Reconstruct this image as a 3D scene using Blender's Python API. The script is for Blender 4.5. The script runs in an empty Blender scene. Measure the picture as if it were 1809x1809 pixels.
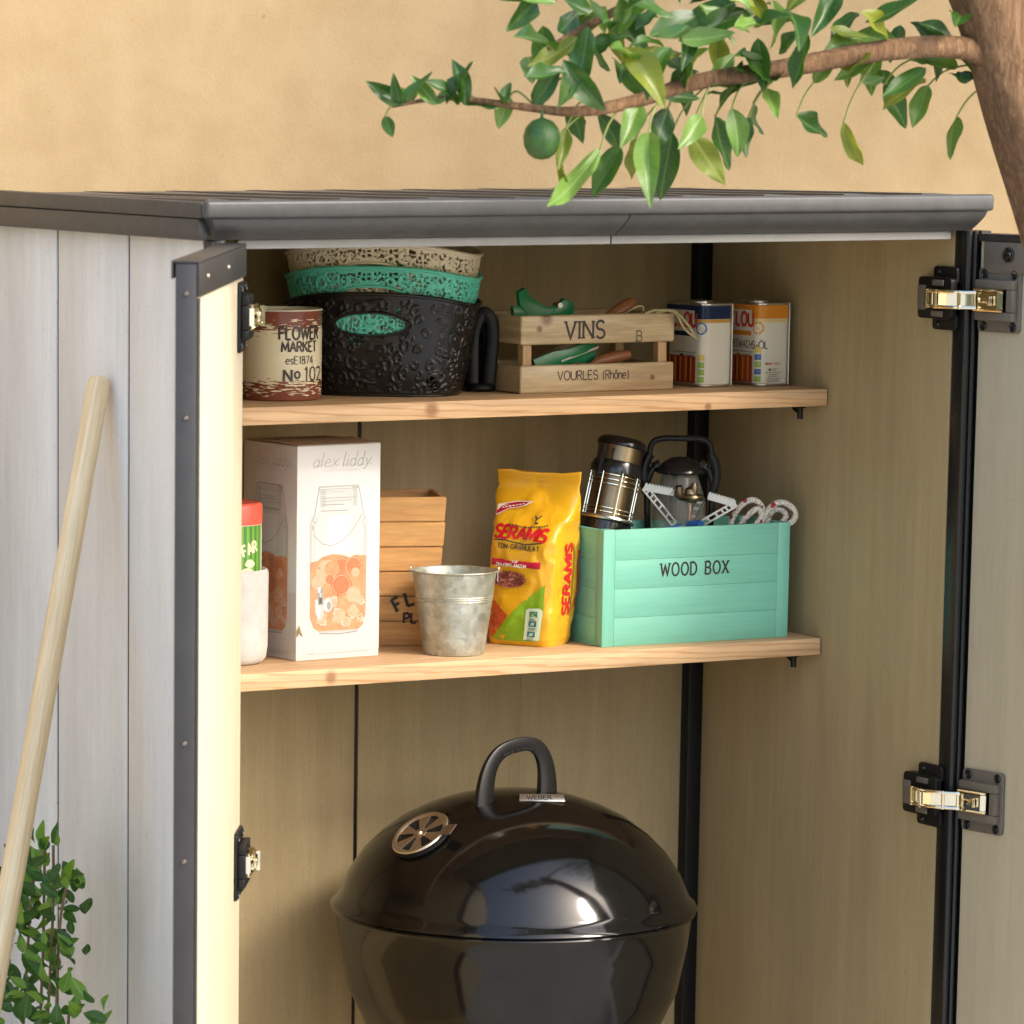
import bpy, bmesh, math, random
from math import sin, cos, pi, radians, sqrt, atan2
from mathutils import Vector, Matrix, noise

# ------------------------------------------------------------------ camera, sky, sun, exposure
SC = bpy.context.scene
COL = SC.collection
cam = bpy.data.cameras.new('camera')
cam.sensor_width = 36.0
cam.lens = 36.0 * 8035.35 / 1809.0
cam.shift_x = (904.5 - 394.11) / 1809.0
cam.shift_y = (1472.37 - 904.5) / 1809.0
cam.clip_end = 500.0
cam_ob = bpy.data.objects.new('camera', cam)
COL.objects.link(cam_ob)
_yaw, _pitch, _roll = radians(27.7877), radians(9.4463), radians(0.3305)
_f = Vector((sin(_yaw) * cos(_pitch), cos(_yaw) * cos(_pitch), -sin(_pitch)))
_r = Vector((cos(_yaw), -sin(_yaw), 0.0))
_u = _r.cross(_f)
_r2 = cos(_roll) * _r + sin(_roll) * _u
_u2 = -sin(_roll) * _r + cos(_roll) * _u
_m = Matrix((_r2, _u2, -_f)).transposed().to_4x4()
_m.translation = Vector((-3.1477, -6.0371, 2.1582))
cam_ob.matrix_world = _m
SC.camera = cam_ob
cam.dof.use_dof = True
cam.dof.focus_distance = (Vector((.8, .48, 1.4)) - _m.translation).dot(_f)
cam.dof.aperture_fstop = 9.0

SUN_AZ, SUN_EL = radians(27), radians(38)      # azimuth to the right of the cabinet's front, elevation
world = bpy.data.worlds.new('World')
SC.world = world
world.use_nodes = True
_wn = world.node_tree
_sky = _wn.nodes.new('ShaderNodeTexSky')
_sky.sky_type = 'NISHITA'
_sky.sun_disc = False
_sky.sun_elevation = SUN_EL
_sky.sun_rotation = pi - SUN_AZ
_sky.air_density = 1.0
_sky.dust_density = 3.0
_sky.ozone_density = 1.0
_bg = _wn.nodes['Background']
_bg.inputs[1].default_value = 0.15
_wn.links.new(_sky.outputs[0], _bg.inputs[0])
sun = bpy.data.lights.new('sun', 'SUN')
sun.energy = 0.74
sun.angle = radians(11)
sun.color = (1.0, 0.94, 0.86)
sun_ob = bpy.data.objects.new('sun', sun)
COL.objects.link(sun_ob)
_sd = Vector((sin(SUN_AZ) * cos(SUN_EL), -cos(SUN_AZ) * cos(SUN_EL), sin(SUN_EL)))
sun_ob.rotation_euler = _sd.to_track_quat('Z', 'Y').to_euler()
sun_ob.location = _sd * 20
SC.view_settings.view_transform = 'Standard'
SC.view_settings.look = 'None'
SC.view_settings.gamma = 1.0
SC.view_settings.use_curve_mapping = False
SC.view_settings.exposure = 1.76

rng = random.Random(7)

# ------------------------------------------------------------------ mesh helpers
class MB:
    def __init__(s):
        s.v = []; s.f = []; s.mi = []
    def add(s, verts, faces, mi=0, M=None):
        o = len(s.v)
        if M is not None: verts = [M @ Vector(v) for v in verts]
        s.v.extend([tuple(v) for v in verts])
        for f in faces:
            s.f.append(tuple(i + o for i in f)); s.mi.append(mi)
        return s
    def addbm(s, bm, mi=0, M=None):
        bm.verts.index_update()
        s.add([v.co.copy() for v in bm.verts], [[v.index for v in f.verts] for f in bm.faces], mi, M)
        bm.free(); return s
    def box(s, x0, x1, y0, y1, z0, z1, bev=0.0, mi=0, M=None, seg=2):
        bm = bmesh.new()
        bmesh.ops.create_cube(bm, size=1.0)
        for v in bm.verts:
            v.co = Vector(((x0 + x1) / 2 + v.co.x * (x1 - x0), (y0 + y1) / 2 + v.co.y * (y1 - y0), (z0 + z1) / 2 + v.co.z * (z1 - z0)))
        if bev > 0:
            bmesh.ops.bevel(bm, geom=bm.edges[:], offset=min(bev, .45 * min(x1 - x0, y1 - y0, z1 - z0)), segments=seg, affect='EDGES', profile=0.5)
        return s.addbm(bm, mi, M)
    def tube(s, pts, r, seg=10, mi=0, M=None, closed=False, caps=True, flat=1.0):
        pts = [Vector(p) for p in pts]; n = len(pts)
        rr = r if isinstance(r, (list, tuple)) else [r] * n
        vs = []; fs = []
        t0 = (pts[1] - pts[0]).normalized()
        nrm = Vector((0, 0, 1)) if abs(t0.z) < .9 else Vector((1, 0, 0))
        nrm = (nrm - t0 * nrm.dot(t0)).normalized()
        for i in range(n):
            if closed: t = (pts[(i + 1) % n] - pts[i - 1]).normalized()
            else: t = (pts[min(i + 1, n - 1)] - pts[max(i - 1, 0)]).normalized()
            nrm = (nrm - t * nrm.dot(t)).normalized()
            b = t.cross(nrm)
            for k in range(seg):
                a = 2 * pi * k / seg
                vs.append(pts[i] + rr[i] * (cos(a) * nrm * flat + sin(a) * b))
        m = n if closed else n - 1
        for i in range(m):
            j = (i + 1) % n
            for k in range(seg):
                l = (k + 1) % seg
                fs.append((i * seg + k, i * seg + l, j * seg + l, j * seg + k))
        if caps and not closed:
            fs.append(tuple(range(seg))[::-1]); fs.append(tuple((n - 1) * seg + k for k in range(seg)))
        return s.add(vs, fs, mi, M)
    def lathe(s, prof, seg=40, mi=0, M=None):
        vs = []; fs = []; ring = []
        for (r, z) in prof:
            if r < 1e-6: ring.append([len(vs)]); vs.append((0, 0, z))
            else:
                ring.append(list(range(len(vs), len(vs) + seg)))
                for k in range(seg):
                    a = 2 * pi * k / seg; vs.append((r * cos(a), r * sin(a), z))
        for A, B in zip(ring, ring[1:]):
            for k in range(seg):
                l = (k + 1) % seg
                if len(A) == 1 and len(B) > 1: fs.append((A[0], B[l], B[k]))
                elif len(B) == 1 and len(A) > 1: fs.append((A[k], A[l], B[0]))
                elif len(A) > 1: fs.append((A[k], A[l], B[l], B[k]))
        return s.add(vs, fs, mi, M)
    def cyl(s, p0, p1, r, seg=16, mi=0, M=None):
        return s.tube([p0, p1], r, seg, mi, M)
    def prism(s, poly, t, mi=0, M=None, bev=0.0):
        """closed 2-D outline in xy, from z=0 to z=t"""
        bm = bmesh.new()
        vs = [bm.verts.new((x, y, 0)) for x, y in poly]
        f = bm.faces.new(vs)
        r = bmesh.ops.extrude_face_region(bm, geom=[f])
        for v in [g for g in r['geom'] if isinstance(g, bmesh.types.BMVert)]: v.co.z = t
        bmesh.ops.recalc_face_normals(bm, faces=bm.faces[:])
        if bev > 0:
            bmesh.ops.bevel(bm, geom=[e for e in bm.edges if abs(e.verts[0].co.z - e.verts[1].co.z) < 1e-9], offset=bev, segments=2, affect='EDGES', profile=.5)
        return s.addbm(bm, mi, M)
    def sweep(s, pts, sec, up=(0, 0, 1), mi=0, M=None):
        """rectangle-like section [(side, up)] swept along pts"""
        pts = [Vector(p) for p in pts]; n = len(pts); m = len(sec(0.0) if callable(sec) else sec); vs = []; fs = []
        up = Vector(up)
        for i in range(n):
            t = (pts[min(i + 1, n - 1)] - pts[max(i - 1, 0)]).normalized()
            sd = t.cross(up).normalized(); u2 = sd.cross(t)
            q = sec(i / (n - 1)) if callable(sec) else sec
            for a, b in q: vs.append(pts[i] + sd * a + u2 * b)
        for i in range(n - 1):
            for k in range(m):
                l = (k + 1) % m
                fs.append((i * m + k, i * m + l, (i + 1) * m + l, (i + 1) * m + k))
        fs.append(tuple(range(m))[::-1]); fs.append(tuple((n - 1) * m + k for k in range(m)))
        return s.add(vs, fs, mi, M)
    def mesh(s, name, mats, smooth=35, recalc=True):
        me = bpy.data.meshes.new(name)
        me.from_pydata(s.v, [], s.f)
        for m in (mats if isinstance(mats, (list, tuple)) else [mats]): me.materials.append(m)
        me.polygons.foreach_set('material_index', s.mi)
        if recalc:
            bm = bmesh.new(); bm.from_mesh(me)
            bmesh.ops.recalc_face_normals(bm, faces=bm.faces[:])
            bm.to_mesh(me); bm.free()
        if smooth:
            me.polygons.foreach_set('use_smooth', [True] * len(me.polygons))
            me.set_sharp_from_angle(angle=radians(smooth))
        me.update()
        return me

def link(name, data, parent=None):
    o = bpy.data.objects.new(name, data); COL.objects.link(o)
    if parent is not None: o.parent = parent
    return o
def obj(name, mb, mats, parent=None, smooth=35, recalc=True):
    return link(name, mb.mesh(name, mats, smooth, recalc), parent)
def tag(o, label, cat, group=None):
    o['label'] = label; o['category'] = cat
    if group: o['group'] = group
    return o
def thing(name, label, cat, loc=(0, 0, 0), rotz=0.0, group=None):
    o = bpy.data.objects.new(name, None); COL.objects.link(o)
    o.empty_display_size = .05
    o.location = loc; o.rotation_euler = (0, 0, rotz)
    return tag(o, label, cat, group)
def arc(cx, cy, rx, ry, a0, a1, n=10):
    return [(cx + rx * cos(radians(a0 + (a1 - a0) * i / n)), cy + ry * sin(radians(a0 + (a1 - a0) * i / n))) for i in range(n + 1)]
def T(x=0, y=0, z=0): return Matrix.Translation((x, y, z))
def RZ(a): return Matrix.Rotation(a, 4, 'Z')
def RX(a): return Matrix.Rotation(a, 4, 'X')
def RY(a): return Matrix.Rotation(a, 4, 'Y')
def frame(o, x, y, z):
    m = Matrix((Vector(x), Vector(y), Vector(z))).transposed().to_4x4(); m.translation = Vector(o); return m

# ------------------------------------------------------------------ flat print: strokes, letters and patches laid on a surface f(u, v, offset)
G = {
 'A': (.72, [[(0, 0), (.36, 1), (.72, 0)], [(.13, .36), (.59, .36)]]),
 'B': (.6, [[(0, 0), (0, 1)], [(0, 1), (.3, 1)] + arc(.3, .76, .24, .24, 90, -90, 8) + [(0, .52)], [(.3, .52)] + arc(.32, .26, .27, .26, 90, -90, 8) + [(0, 0)]]),
 'C': (.7, [arc(.38, .5, .38, .5, 48, 312, 16)]),
 'D': (.66, [[(0, 0), (0, 1)], [(0, 1), (.22, 1)] + arc(.22, .5, .44, .5, 90, -90, 14) + [(0, 0)]]),
 'E': (.55, [[(0, 0), (0, 1)], [(0, 1), (.53, 1)], [(0, .52), (.42, .52)], [(0, 0), (.55, 0)]]),
 'F': (.53, [[(0, 0), (0, 1)], [(0, 1), (.53, 1)], [(0, .52), (.42, .52)]]),
 'G': (.74, [arc(.38, .5, .38, .5, 48, 350, 16), [(.46, .44), (.76, .44)]]),
 'H': (.66, [[(0, 0), (0, 1)], [(.66, 0), (.66, 1)], [(0, .52), (.66, .52)]]),
 'I': (.1, [[(.05, 0), (.05, 1)]]),
 'K': (.64, [[(0, 0), (0, 1)], [(.6, 1), (0, .42)], [(.2, .6), (.64, 0)]]),
 'L': (.52, [[(0, 1), (0, 0)], [(0, 0), (.52, 0)]]),
 'M': (.85, [[(0, 0), (.06, 1), (.425, .2), (.79, 1), (.85, 0)]]),
 'N': (.68, [[(0, 0), (0, 1)], [(0, 1), (.68, 0)], [(.68, 0), (.68, 1)]]),
 'O': (.78, [arc(.39, .5, .39, .5, 0, 360, 22)]),
 'P': (.57, [[(0, 0), (0, 1)], [(0, 1), (.3, 1)] + arc(.3, .74, .27, .26, 90, -90, 8) + [(0, .48)]]),
 'R': (.62, [[(0, 0), (0, 1)], [(0, 1), (.3, 1)] + arc(.3, .75, .26, .25, 90, -90, 8) + [(0, .5)], [(.28, .5), (.62, 0)]]),
 'S': (.58, [arc(.29, .75, .27, .25, 25, 270, 11) + arc(.29, .25, .29, .25, 90, -155, 11)[1:]]),
 'T': (.62, [[(.31, 0), (.31, 1)], [(0, 1), (.62, 1)]]),
 'U': (.68, [[(0, 1), (0, .33)] + arc(.34, .34, .34, .34, 180, 360, 10) + [(.68, 1)]]),
 'V': (.7, [[(0, 1), (.35, 0), (.7, 1)]]),
 'W': (1.0, [[(0, 1), (.25, 0), (.5, .9), (.75, 0), (1, 1)]]),
 'X': (.66, [[(0, 0), (.66, 1)], [(0, 1), (.66, 0)]]),
 'Z': (.6, [[(0, 1), (.58, 1), (0, 0), (.6, 0)]]),
 '0': (.6, [arc(.3, .5, .3, .5, 0, 360, 18)]),
 '1': (.3, [[(0, .8), (.2, 1), (.2, 0)]]),
 '2': (.58, [arc(.28, .72, .28, .28, 160, -25, 9) + [(0, 0), (.58, 0)]]),
 '4': (.6, [[(.42, 0), (.42, 1), (0, .3), (.6, .3)]]),
 '5': (.55, [[(.52, 1), (.08, 1), (.05, .58)] + arc(.26, .32, .28, .32, 130, -150, 10)]),
 '7': (.55, [[(0, 1), (.55, 1), (.2, 0)]]),
 '8': (.56, [arc(.28, .76, .23, .24, 0, 360, 14), arc(.28, .26, .28, .26, 0, 360, 14)]),
 'a': (.52, [arc(.26, .33, .26, .33, 0, 360, 14), [(.52, .66), (.52, 0)]]),
 'd': (.52, [arc(.26, .33, .26, .33, 0, 360, 14), [(.52, 1), (.52, 0)]]),
 'e': (.54, [[(.02, .36), (.53, .36)] + arc(.27, .33, .26, .33, 5, 315, 14)]),
 'h': (.48, [[(0, 1), (0, 0)], [(0, .3)] + arc(.24, .4, .24, .26, 180, 0, 8) + [(.48, 0)]]),
 'i': (.1, [[(.05, .66), (.05, 0)], [(.05, .84), (.05, .92)]]),
 'l': (.1, [[(.05, 1), (.05, 0)]]),
 'n': (.48, [[(0, .66), (0, 0)], [(0, .3)] + arc(.24, .4, .24, .26, 180, 0, 8) + [(.48, 0)]]),
 'o': (.54, [arc(.27, .33, .27, .33, 0, 360, 16)]),
 's': (.42, [arc(.21, .49, .19, .17, 25, 270, 8) + arc(.21, .16, .21, .16, 90, -155, 8)[1:]]),
 't': (.34, [[(.14, .95), (.14, .12), (.22, 0), (.34, .02)], [(0, .66), (.32, .66)]]),
 'x': (.5, [[(0, 0), (.5, .66)], [(0, .66), (.5, 0)]]),
 'y': (.5, [[(0, .66), (.25, .06)], [(.5, .66), (.12, -.3), (-.05, -.28)]]),
 '(': (.25, [arc(.4, .4, .4, .7, 130, 230, 8)]), ')': (.25, [arc(-.15, .4, .4, .7, 50, -50, 8)]),
 '-': (.36, [[(.02, .42), (.34, .42)]]), ',': (.14, [[(.09, .1), (.02, -.12)]]), '.': (.12, [[(.05, .0), (.05, .1)]]), ' ': (.4, []),
}
G['\u00d6'] = (.78, G['O'][1] + [[(.22, 1.14), (.22, 1.26)], [(.56, 1.14), (.56, 1.26)]])
G['\u00dc'] = (.68, G['U'][1] + [[(.18, 1.14), (.18, 1.26)], [(.5, 1.14), (.5, 1.26)]])
G['\u00f4'] = (.54, G['o'][1] + [[(.1, .78), (.27, .96), (.44, .78)]])

class Print:
    def __init__(s, f, off=.0004, step=.000012):
        s.f = f; s.mb = MB(); s.o = off; s.st = step; s.fine = False
    def lay(s): s.o += 2e-6 if s.fine else s.st; return s.o
    def rect(s, u0, v0, u1, v1, mi=0, nu=1, nv=1):
        o = s.lay(); vs = []; fs = []
        for j in range(nv + 1):
            for i in range(nu + 1):
                vs.append(s.f(u0 + (u1 - u0) * i / nu, v0 + (v1 - v0) * j / nv, o))
        for j in range(nv):
            for i in range(nu):
                a = j * (nu + 1) + i; fs.append((a, a + 1, a + nu + 2, a + nu + 1))
        s.mb.add(vs, fs, mi); return s
    def poly(s, pts, mi=0, rings=1):
        o = s.lay(); n = len(pts)
        cu = sum(p[0] for p in pts) / n; cv = sum(p[1] for p in pts) / n
        vs = [s.f(cu, cv, o)]; fs = []
        for r in range(1, rings + 1):
            for (u, v) in pts: vs.append(s.f(cu + (u - cu) * r / rings, cv + (v - cv) * r / rings, o))
        for k in range(n): fs.append((0, 1 + k, 1 + (k + 1) % n))
        for r in range(rings - 1):
            for k in range(n):
                l = (k + 1) % n; a = 1 + r * n; b = a + n
                fs.append((a + k, b + k, b + l, a + l))
        s.mb.add(vs, fs, mi); return s
    def disc(s, u, v, ru, rv, mi=0, n=20, rings=1, jit=0):
        return s.poly([(u + ru * (1 + jit * rng.uniform(-1, 1)) * cos(2 * pi * k / n), v + rv * (1 + jit * rng.uniform(-1, 1)) * sin(2 * pi * k / n)) for k in range(n)], mi, rings)
    def stroke(s, pts, w, mi=0, res=.004):
        q = [pts[0]]
        for a, b in zip(pts, pts[1:]):
            k = max(1, int(math.hypot(b[0] - a[0], b[1] - a[1]) / res))
            for i in range(1, k + 1): q.append((a[0] + (b[0] - a[0]) * i / k, a[1] + (b[1] - a[1]) * i / k))
        n = len(q); o = s.lay(); vs = []; fs = []
        cl = math.hypot(q[0][0] - q[-1][0], q[0][1] - q[-1][1]) < 1e-7 and n > 3
        def dirn(a, b):
            d = math.hypot(b[0] - a[0], b[1] - a[1]) or 1e-9
            return ((b[0] - a[0]) / d, (b[1] - a[1]) / d)
        for i in range(n):
            if cl: d0 = dirn(q[i - 1] if i else q[-2], q[i]); d1 = dirn(q[i], q[i + 1] if i < n - 1 else q[1])
            else: d0 = dirn(q[max(i - 1, 0)], q[max(i, 1)]); d1 = dirn(q[min(i, n - 2)], q[min(i + 1, n - 1)])
            nx, ny = -(d0[1] + d1[1]), d0[0] + d1[0]
            l = math.hypot(nx, ny)
            if l < 1e-6: nx, ny, l = -d0[1], d0[0], 1
            nx, ny = nx / l, ny / l
            m = min(1.8, 1 / max(.3, abs(-nx * d0[1] + ny * d0[0])))
            for sg in (1, -1): vs.append(s.f(q[i][0] + sg * nx * w / 2 * m, q[i][1] + sg * ny * w / 2 * m, o))
        for i in range(n - 1): fs.append((2 * i, 2 * i + 1, 2 * i + 3, 2 * i + 2))
        s.mb.add(vs, fs, mi); return s
    def width(s, t, h, sp=.2): return sum((G[c][0] + sp) for c in t) * h - sp * h
    def text(s, t, u, v, h, w=.14, mi=0, serif=0.0, sp=.2, slant=0.0, ang=0.0, sx=1.0, center=False, bow=None):
        if center: u0 = -s.width(t, h, sp) * sx / 2
        else: u0 = 0.0
        ca, sa = cos(ang), sin(ang)
        x = 0.0
        for c in t:
            gw, st = G[c]
            def P(p):
                a = u0 + (x + p[0] * h + slant * p[1] * h) * sx; b = p[1] * h
                if bow: b += bow(a)
                return (u + a * ca - b * sa, v + a * sa + b * ca)
            for pl in st:
                s.stroke([P(p) for p in pl], w * h, mi, res=max(.0025, .25 * h))
                if serif:
                    for e, q in ((pl[0], pl[1]), (pl[-1], pl[-2])):
                        if len(pl) > 6 and c in 'COGS0': continue
                        if e[1] in (0, 1) and abs(e[1] - q[1]) > .3 and c not in '147':
                            s.stroke([P((e[0] - serif, e[1] + (.03 if e[1] == 0 else -.03))), P((e[0] + serif, e[1] + (.04 if e[1] == 0 else -.04)))], .095 * h, mi, res=.01)
            x += (gw + sp) * h
        return s
    def build(s, name, mats, parent):
        o = obj(name, s.mb, mats, parent, smooth=60, recalc=False); o['kind'] = 'stuff'; return o
def flat(o, U, V, N):
    o, U, V, N = Vector(o), Vector(U), Vector(V), Vector(N)
    return lambda u, v, d: o + U * u + V * v + N * d
def round_wall(r, a0, taper=0.0):
    return lambda u, v, d: Vector(((r + taper * v + d) * cos(a0 + u / r), (r + taper * v + d) * sin(a0 + u / r), v))

# ------------------------------------------------------------------ materials
def base_mat(name):
    m = bpy.data.materials.new(name); m.use_nodes = True
    nt = m.node_tree
    return m, nt, nt.nodes['Principled BSDF']
def L(nt, a, b): nt.links.new(a, b)
def nd(nt, t, **k):
    n = nt.nodes.new(t)
    for a, b in k.items(): setattr(n, a, b)
    return n
def coords(nt, scale=(1, 1, 1)):
    tc = nd(nt, 'ShaderNodeTexCoord'); mp = nd(nt, 'ShaderNodeMapping')
    mp.inputs['Scale'].default_value = scale
    L(nt, tc.outputs['Object'], mp.inputs['Vector'])
    return mp.outputs[0]
def noise_tex(nt, vec, scale, detail=4, rough=.55, dist=0.0):
    n = nd(nt, 'ShaderNodeTexNoise')
    n.inputs['Scale'].default_value = scale; n.inputs['Detail'].default_value = detail
    n.inputs['Roughness'].default_value = rough; n.inputs['Distortion'].default_value = dist
    L(nt, vec, n.inputs['Vector']); return n.outputs['Fac']
def ramp(nt, fac, stops):
    r = nd(nt, 'ShaderNodeValToRGB')
    while len(r.color_ramp.elements) < len(stops): r.color_ramp.elements.new(.5)
    for e, (p, c) in zip(r.color_ramp.elements, stops):
        e.position = p; e.color = (*c, 1) if len(c) == 3 else c
    L(nt, fac, r.inputs[0]); return r.outputs[0]
def mixc(nt, fac, a, b, mode='MIX'):
    m = nd(nt, 'ShaderNodeMix'); m.data_type = 'RGBA'; m.blend_type = mode
    if hasattr(fac, 'links'): L(nt, fac, m.inputs[0])
    else: m.inputs[0].default_value = fac
    for i, c in ((6, a), (7, b)):
        if hasattr(c, 'links'): L(nt, c, m.inputs[i])
        else: m.inputs[i].default_value = (*c, 1)
    return m.outputs[2]
def bumpn(nt, b, h, strength, dist=.002):
    n = nd(nt, 'ShaderNodeBump'); n.inputs['Strength'].default_value = strength; n.inputs['Distance'].default_value = dist
    L(nt, h, n.inputs['Height']); L(nt, n.outputs[0], b.inputs['Normal'])
def sc3(c, k): return tuple(max(0, min(1, x * k)) for x in c)
def mat(name, col, rough=.5, metal=0.0, var=0.0, vscale=8, stretch=(1, 1, 1), var2=0.0, vscale2=60, bump=0.0, bscale=200, bdist=.001, spec=.5, rvar=0.0, coat=0.0, spots=None):
    m, nt, b = base_mat(name)
    b.inputs['Roughness'].default_value = rough; b.inputs['Metallic'].default_value = metal
    b.inputs['Specular IOR Level'].default_value = spec
    if coat: b.inputs['Coat Weight'].default_value = coat; b.inputs['Coat Roughness'].default_value = .08
    c = None; vec = None
    if var or var2 or bump or rvar or spots: vec = coords(nt, stretch)
    if var:
        c = ramp(nt, noise_tex(nt, vec, vscale), [(.3, sc3(col, 1 - var)), (.7, sc3(col, 1 + var))])
    if var2:
        k = ramp(nt, noise_tex(nt, vec, vscale2, 3, .7), [(.3, (1 - var2,) * 3), (.7, (1, 1, 1))])
        c = mixc(nt, 1.0, c if c else col, k, 'MULTIPLY')
    if spots:
        k = ramp(nt, noise_tex(nt, vec, spots[0], 2), [(spots[1], (0, 0, 0)), (spots[1] + .04, (1, 1, 1))])
        c = mixc(nt, k, c if c else col, spots[2])
    if c: L(nt, c, b.inputs['Base Color'])
    else: b.inputs['Base Color'].default_value = (*col, 1)
    if bump: bumpn(nt, b, noise_tex(nt, vec, bscale, 4), bump, bdist)
    if rvar:
        r = nd(nt, 'ShaderNodeMapRange'); r.inputs['To Min'].default_value = max(0, rough - rvar); r.inputs['To Max'].default_value = rough + rvar
        L(nt, noise_tex(nt, vec, vscale * 2), r.inputs['Value']); L(nt, r.outputs[0], b.inputs['Roughness'])
    return m
def wood(name, light, dark, axis=0, scale=30, rough=.55, knots=(), knotcol=(.16, .07, .03), amt=1.0, stretch=14, rings=0):
    m, nt, b = base_mat(name)
    st = [1, 1, 1]; st[axis] = 1.0 / stretch
    vec = coords(nt, st)
    tc = nd(nt, 'ShaderNodeTexCoord')
    g = noise_tex(nt, vec, scale, 6, .6, .6)
    g2 = noise_tex(nt, vec, scale * 6, 3, .6)
    c = ramp(nt, g, [(.32, dark), (.52, tuple((a * .6 + d * .4) for a, d in zip(light, dark))), (.66, light)])
    k = ramp(nt, g2, [(.25, (1 - .28 * amt,) * 3), (.65, (1, 1, 1))])
    c = mixc(nt, 1.0, c, k, 'MULTIPLY')
    if rings:
        wv = nd(nt, 'ShaderNodeTexWave'); wv.bands_direction = 'DIAGONAL'; wv.inputs['Scale'].default_value = rings
        wv.inputs['Distortion'].default_value = 5; wv.inputs['Detail'].default_value = 3; wv.inputs['Detail Scale'].default_value = 1.6
        st2 = [1, 1, 1]; st2[axis] = .05
        L(nt, coords(nt, st2), wv.inputs['Vector'])
        c = mixc(nt, 1.0, c, ramp(nt, wv.outputs['Fac'], [(.0, (.80, .70, .58)), (.22, (1, 1, 1)), (1, (1, 1, 1))]), 'MULTIPLY')
    for (kx, ky, kz, kr) in knots:
        d = nd(nt, 'ShaderNodeVectorMath', operation='DISTANCE'); d.inputs[1].default_value = (kx, ky, kz)
        L(nt, tc.outputs['Object'], d.inputs[0])
        mr = nd(nt, 'ShaderNodeMapRange'); mr.inputs['From Min'].default_value = kr * .5; mr.inputs['From Max'].default_value = kr * 1.3
        mr.inputs['To Min'].default_value = .85; mr.inputs['To Max'].default_value = 0
        L(nt, d.outputs['Value'], mr.inputs['Value'])
        c = mixc(nt, mr.outputs[0], c, knotcol)
    L(nt, c, b.inputs['Base Color']); b.inputs['Roughness'].default_value = rough
    bumpn(nt, b, g2, .25, .0006)
    return m
PANEL_STRETCH = (1, 1, .035)
def panel(name, col, v=.10):
    m, nt, b = base_mat(name)
    vec = coords(nt, PANEL_STRETCH); vec2 = coords(nt, (1, 1, .3))
    c = ramp(nt, noise_tex(nt, vec, 34, 5, .6), [(.28, sc3(col, 1 - v)), (.72, sc3(col, 1 + v))])
    k = ramp(nt, noise_tex(nt, vec, 330, 3, .7), [(.25, (1 - v * 1.5,) * 3), (.7, (1, 1, 1))])
    c = mixc(nt, 1.0, c, k, 'MULTIPLY')
    k = ramp(nt, noise_tex(nt, vec2, 7, 3, .5), [(.35, (.93, .93, .93)), (.65, (1, 1, 1))])
    c = mixc(nt, 1.0, c, k, 'MULTIPLY')
    fg = ramp(nt, noise_tex(nt, coords(nt, (1, 1, .6)), 520, 2, .6), [(.3, (1 - v * 1.6,) * 3), (.7, (1, 1, 1))])
    c = mixc(nt, 1.0, c, fg, 'MULTIPLY')
    vec3 = coords(nt, (1, 1, .55))
    sp = ramp(nt, noise_tex(nt, vec3, 150, 2, .5), [(.70, (0, 0, 0)), (.76, (.5, .5, .5))])
    c = mixc(nt, sp, c, sc3(col, .55))
    du = ramp(nt, noise_tex(nt, coords(nt, (1, 1, .22)), 4.5, 6, .68), [(.42, (1, 1, 1)), (.72, (.86, .84, .81))])
    c = mixc(nt, 1.0, c, du, 'MULTIPLY')
    L(nt, c, b.inputs['Base Color']); b.inputs['Roughness'].default_value = .62
    b.inputs['Specular IOR Level'].default_value = .3
    bumpn(nt, b, noise_tex(nt, vec, 330, 3, .7), .3, .0008)
    return m
M = {}
M['outer'] = panel('grey_resin_outer', (.83, .805, .735), .06)
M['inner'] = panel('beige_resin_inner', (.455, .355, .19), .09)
M['doorpanel'] = panel('light_lifted_resin_door', (.57, .50, .345), .07)  # colour lifted above the inner walls, standing in for extra light on both doors
M['dark'] = mat('anthracite_resin', (.030, .027, .025), .45, var=.15, vscale=20, bump=.12, bscale=900, bdist=.0004)
M['roofgrey'] = mat('grey_resin_roof', (.062, .061, .059), .42, var=.14, vscale=14, var2=.25, vscale2=55, bump=.2, bscale=700, bdist=.0006, rvar=.08)
M['header'] = mat('light_grey_header', (.22, .215, .20), .45, var=.08, vscale=12, bump=.1, bscale=700, bdist=.0004)
M['black'] = mat('black_plastic', (.006, .006, .006), .45, spec=.3)
M['blackgloss'] = mat('black_gloss_plastic', (.008, .008, .008), .18)
M['blackrail'] = mat('black_rail', (.006, .0065, .007), .3, rvar=.08)
M['hingegrey'] = mat('grey_hinge_plastic', (.125, .108, .085), .48, var=.08, vscale=40, bump=.1, bscale=900, bdist=.0003)
M['chrome'] = mat('chrome', (.86, .78, .58), .10, 1.0)
M['steel'] = mat('brushed_steel', (.62, .60, .56), .28, 1.0, var=.08, vscale=60)
M['white'] = mat('white_print', (.80, .79, .76), .5)
M['cream'] = mat('cream_print', (.70, .66, .50), .45)
M['ink'] = mat('black_ink', (.02, .016, .014), .6)
M['brownink'] = mat('brown_ink', (.035, .018, .012), .4)
M['red'] = mat('red_print', (.55, .03, .03), .4)
M['screw'] = mat('screw_metal', (.30, .25, .20), .38, 1.0)

# ------------------------------------------------------------------ setting: ground
gm = MB()
N_ = 60
gm.add([(-60, -60, 0), (60, -60, 0), (60, 60, 0), (-60, 60, 0)], [(0, 1, 2, 3)])
g = obj('ground', gm, mat('pale_paving', (.46, .46, .44), .9, var=.15, vscale=1.5, var2=.2, vscale2=30, bump=.4, bscale=60, bdist=.004), smooth=0)
g['kind'] = 'structure'

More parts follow.
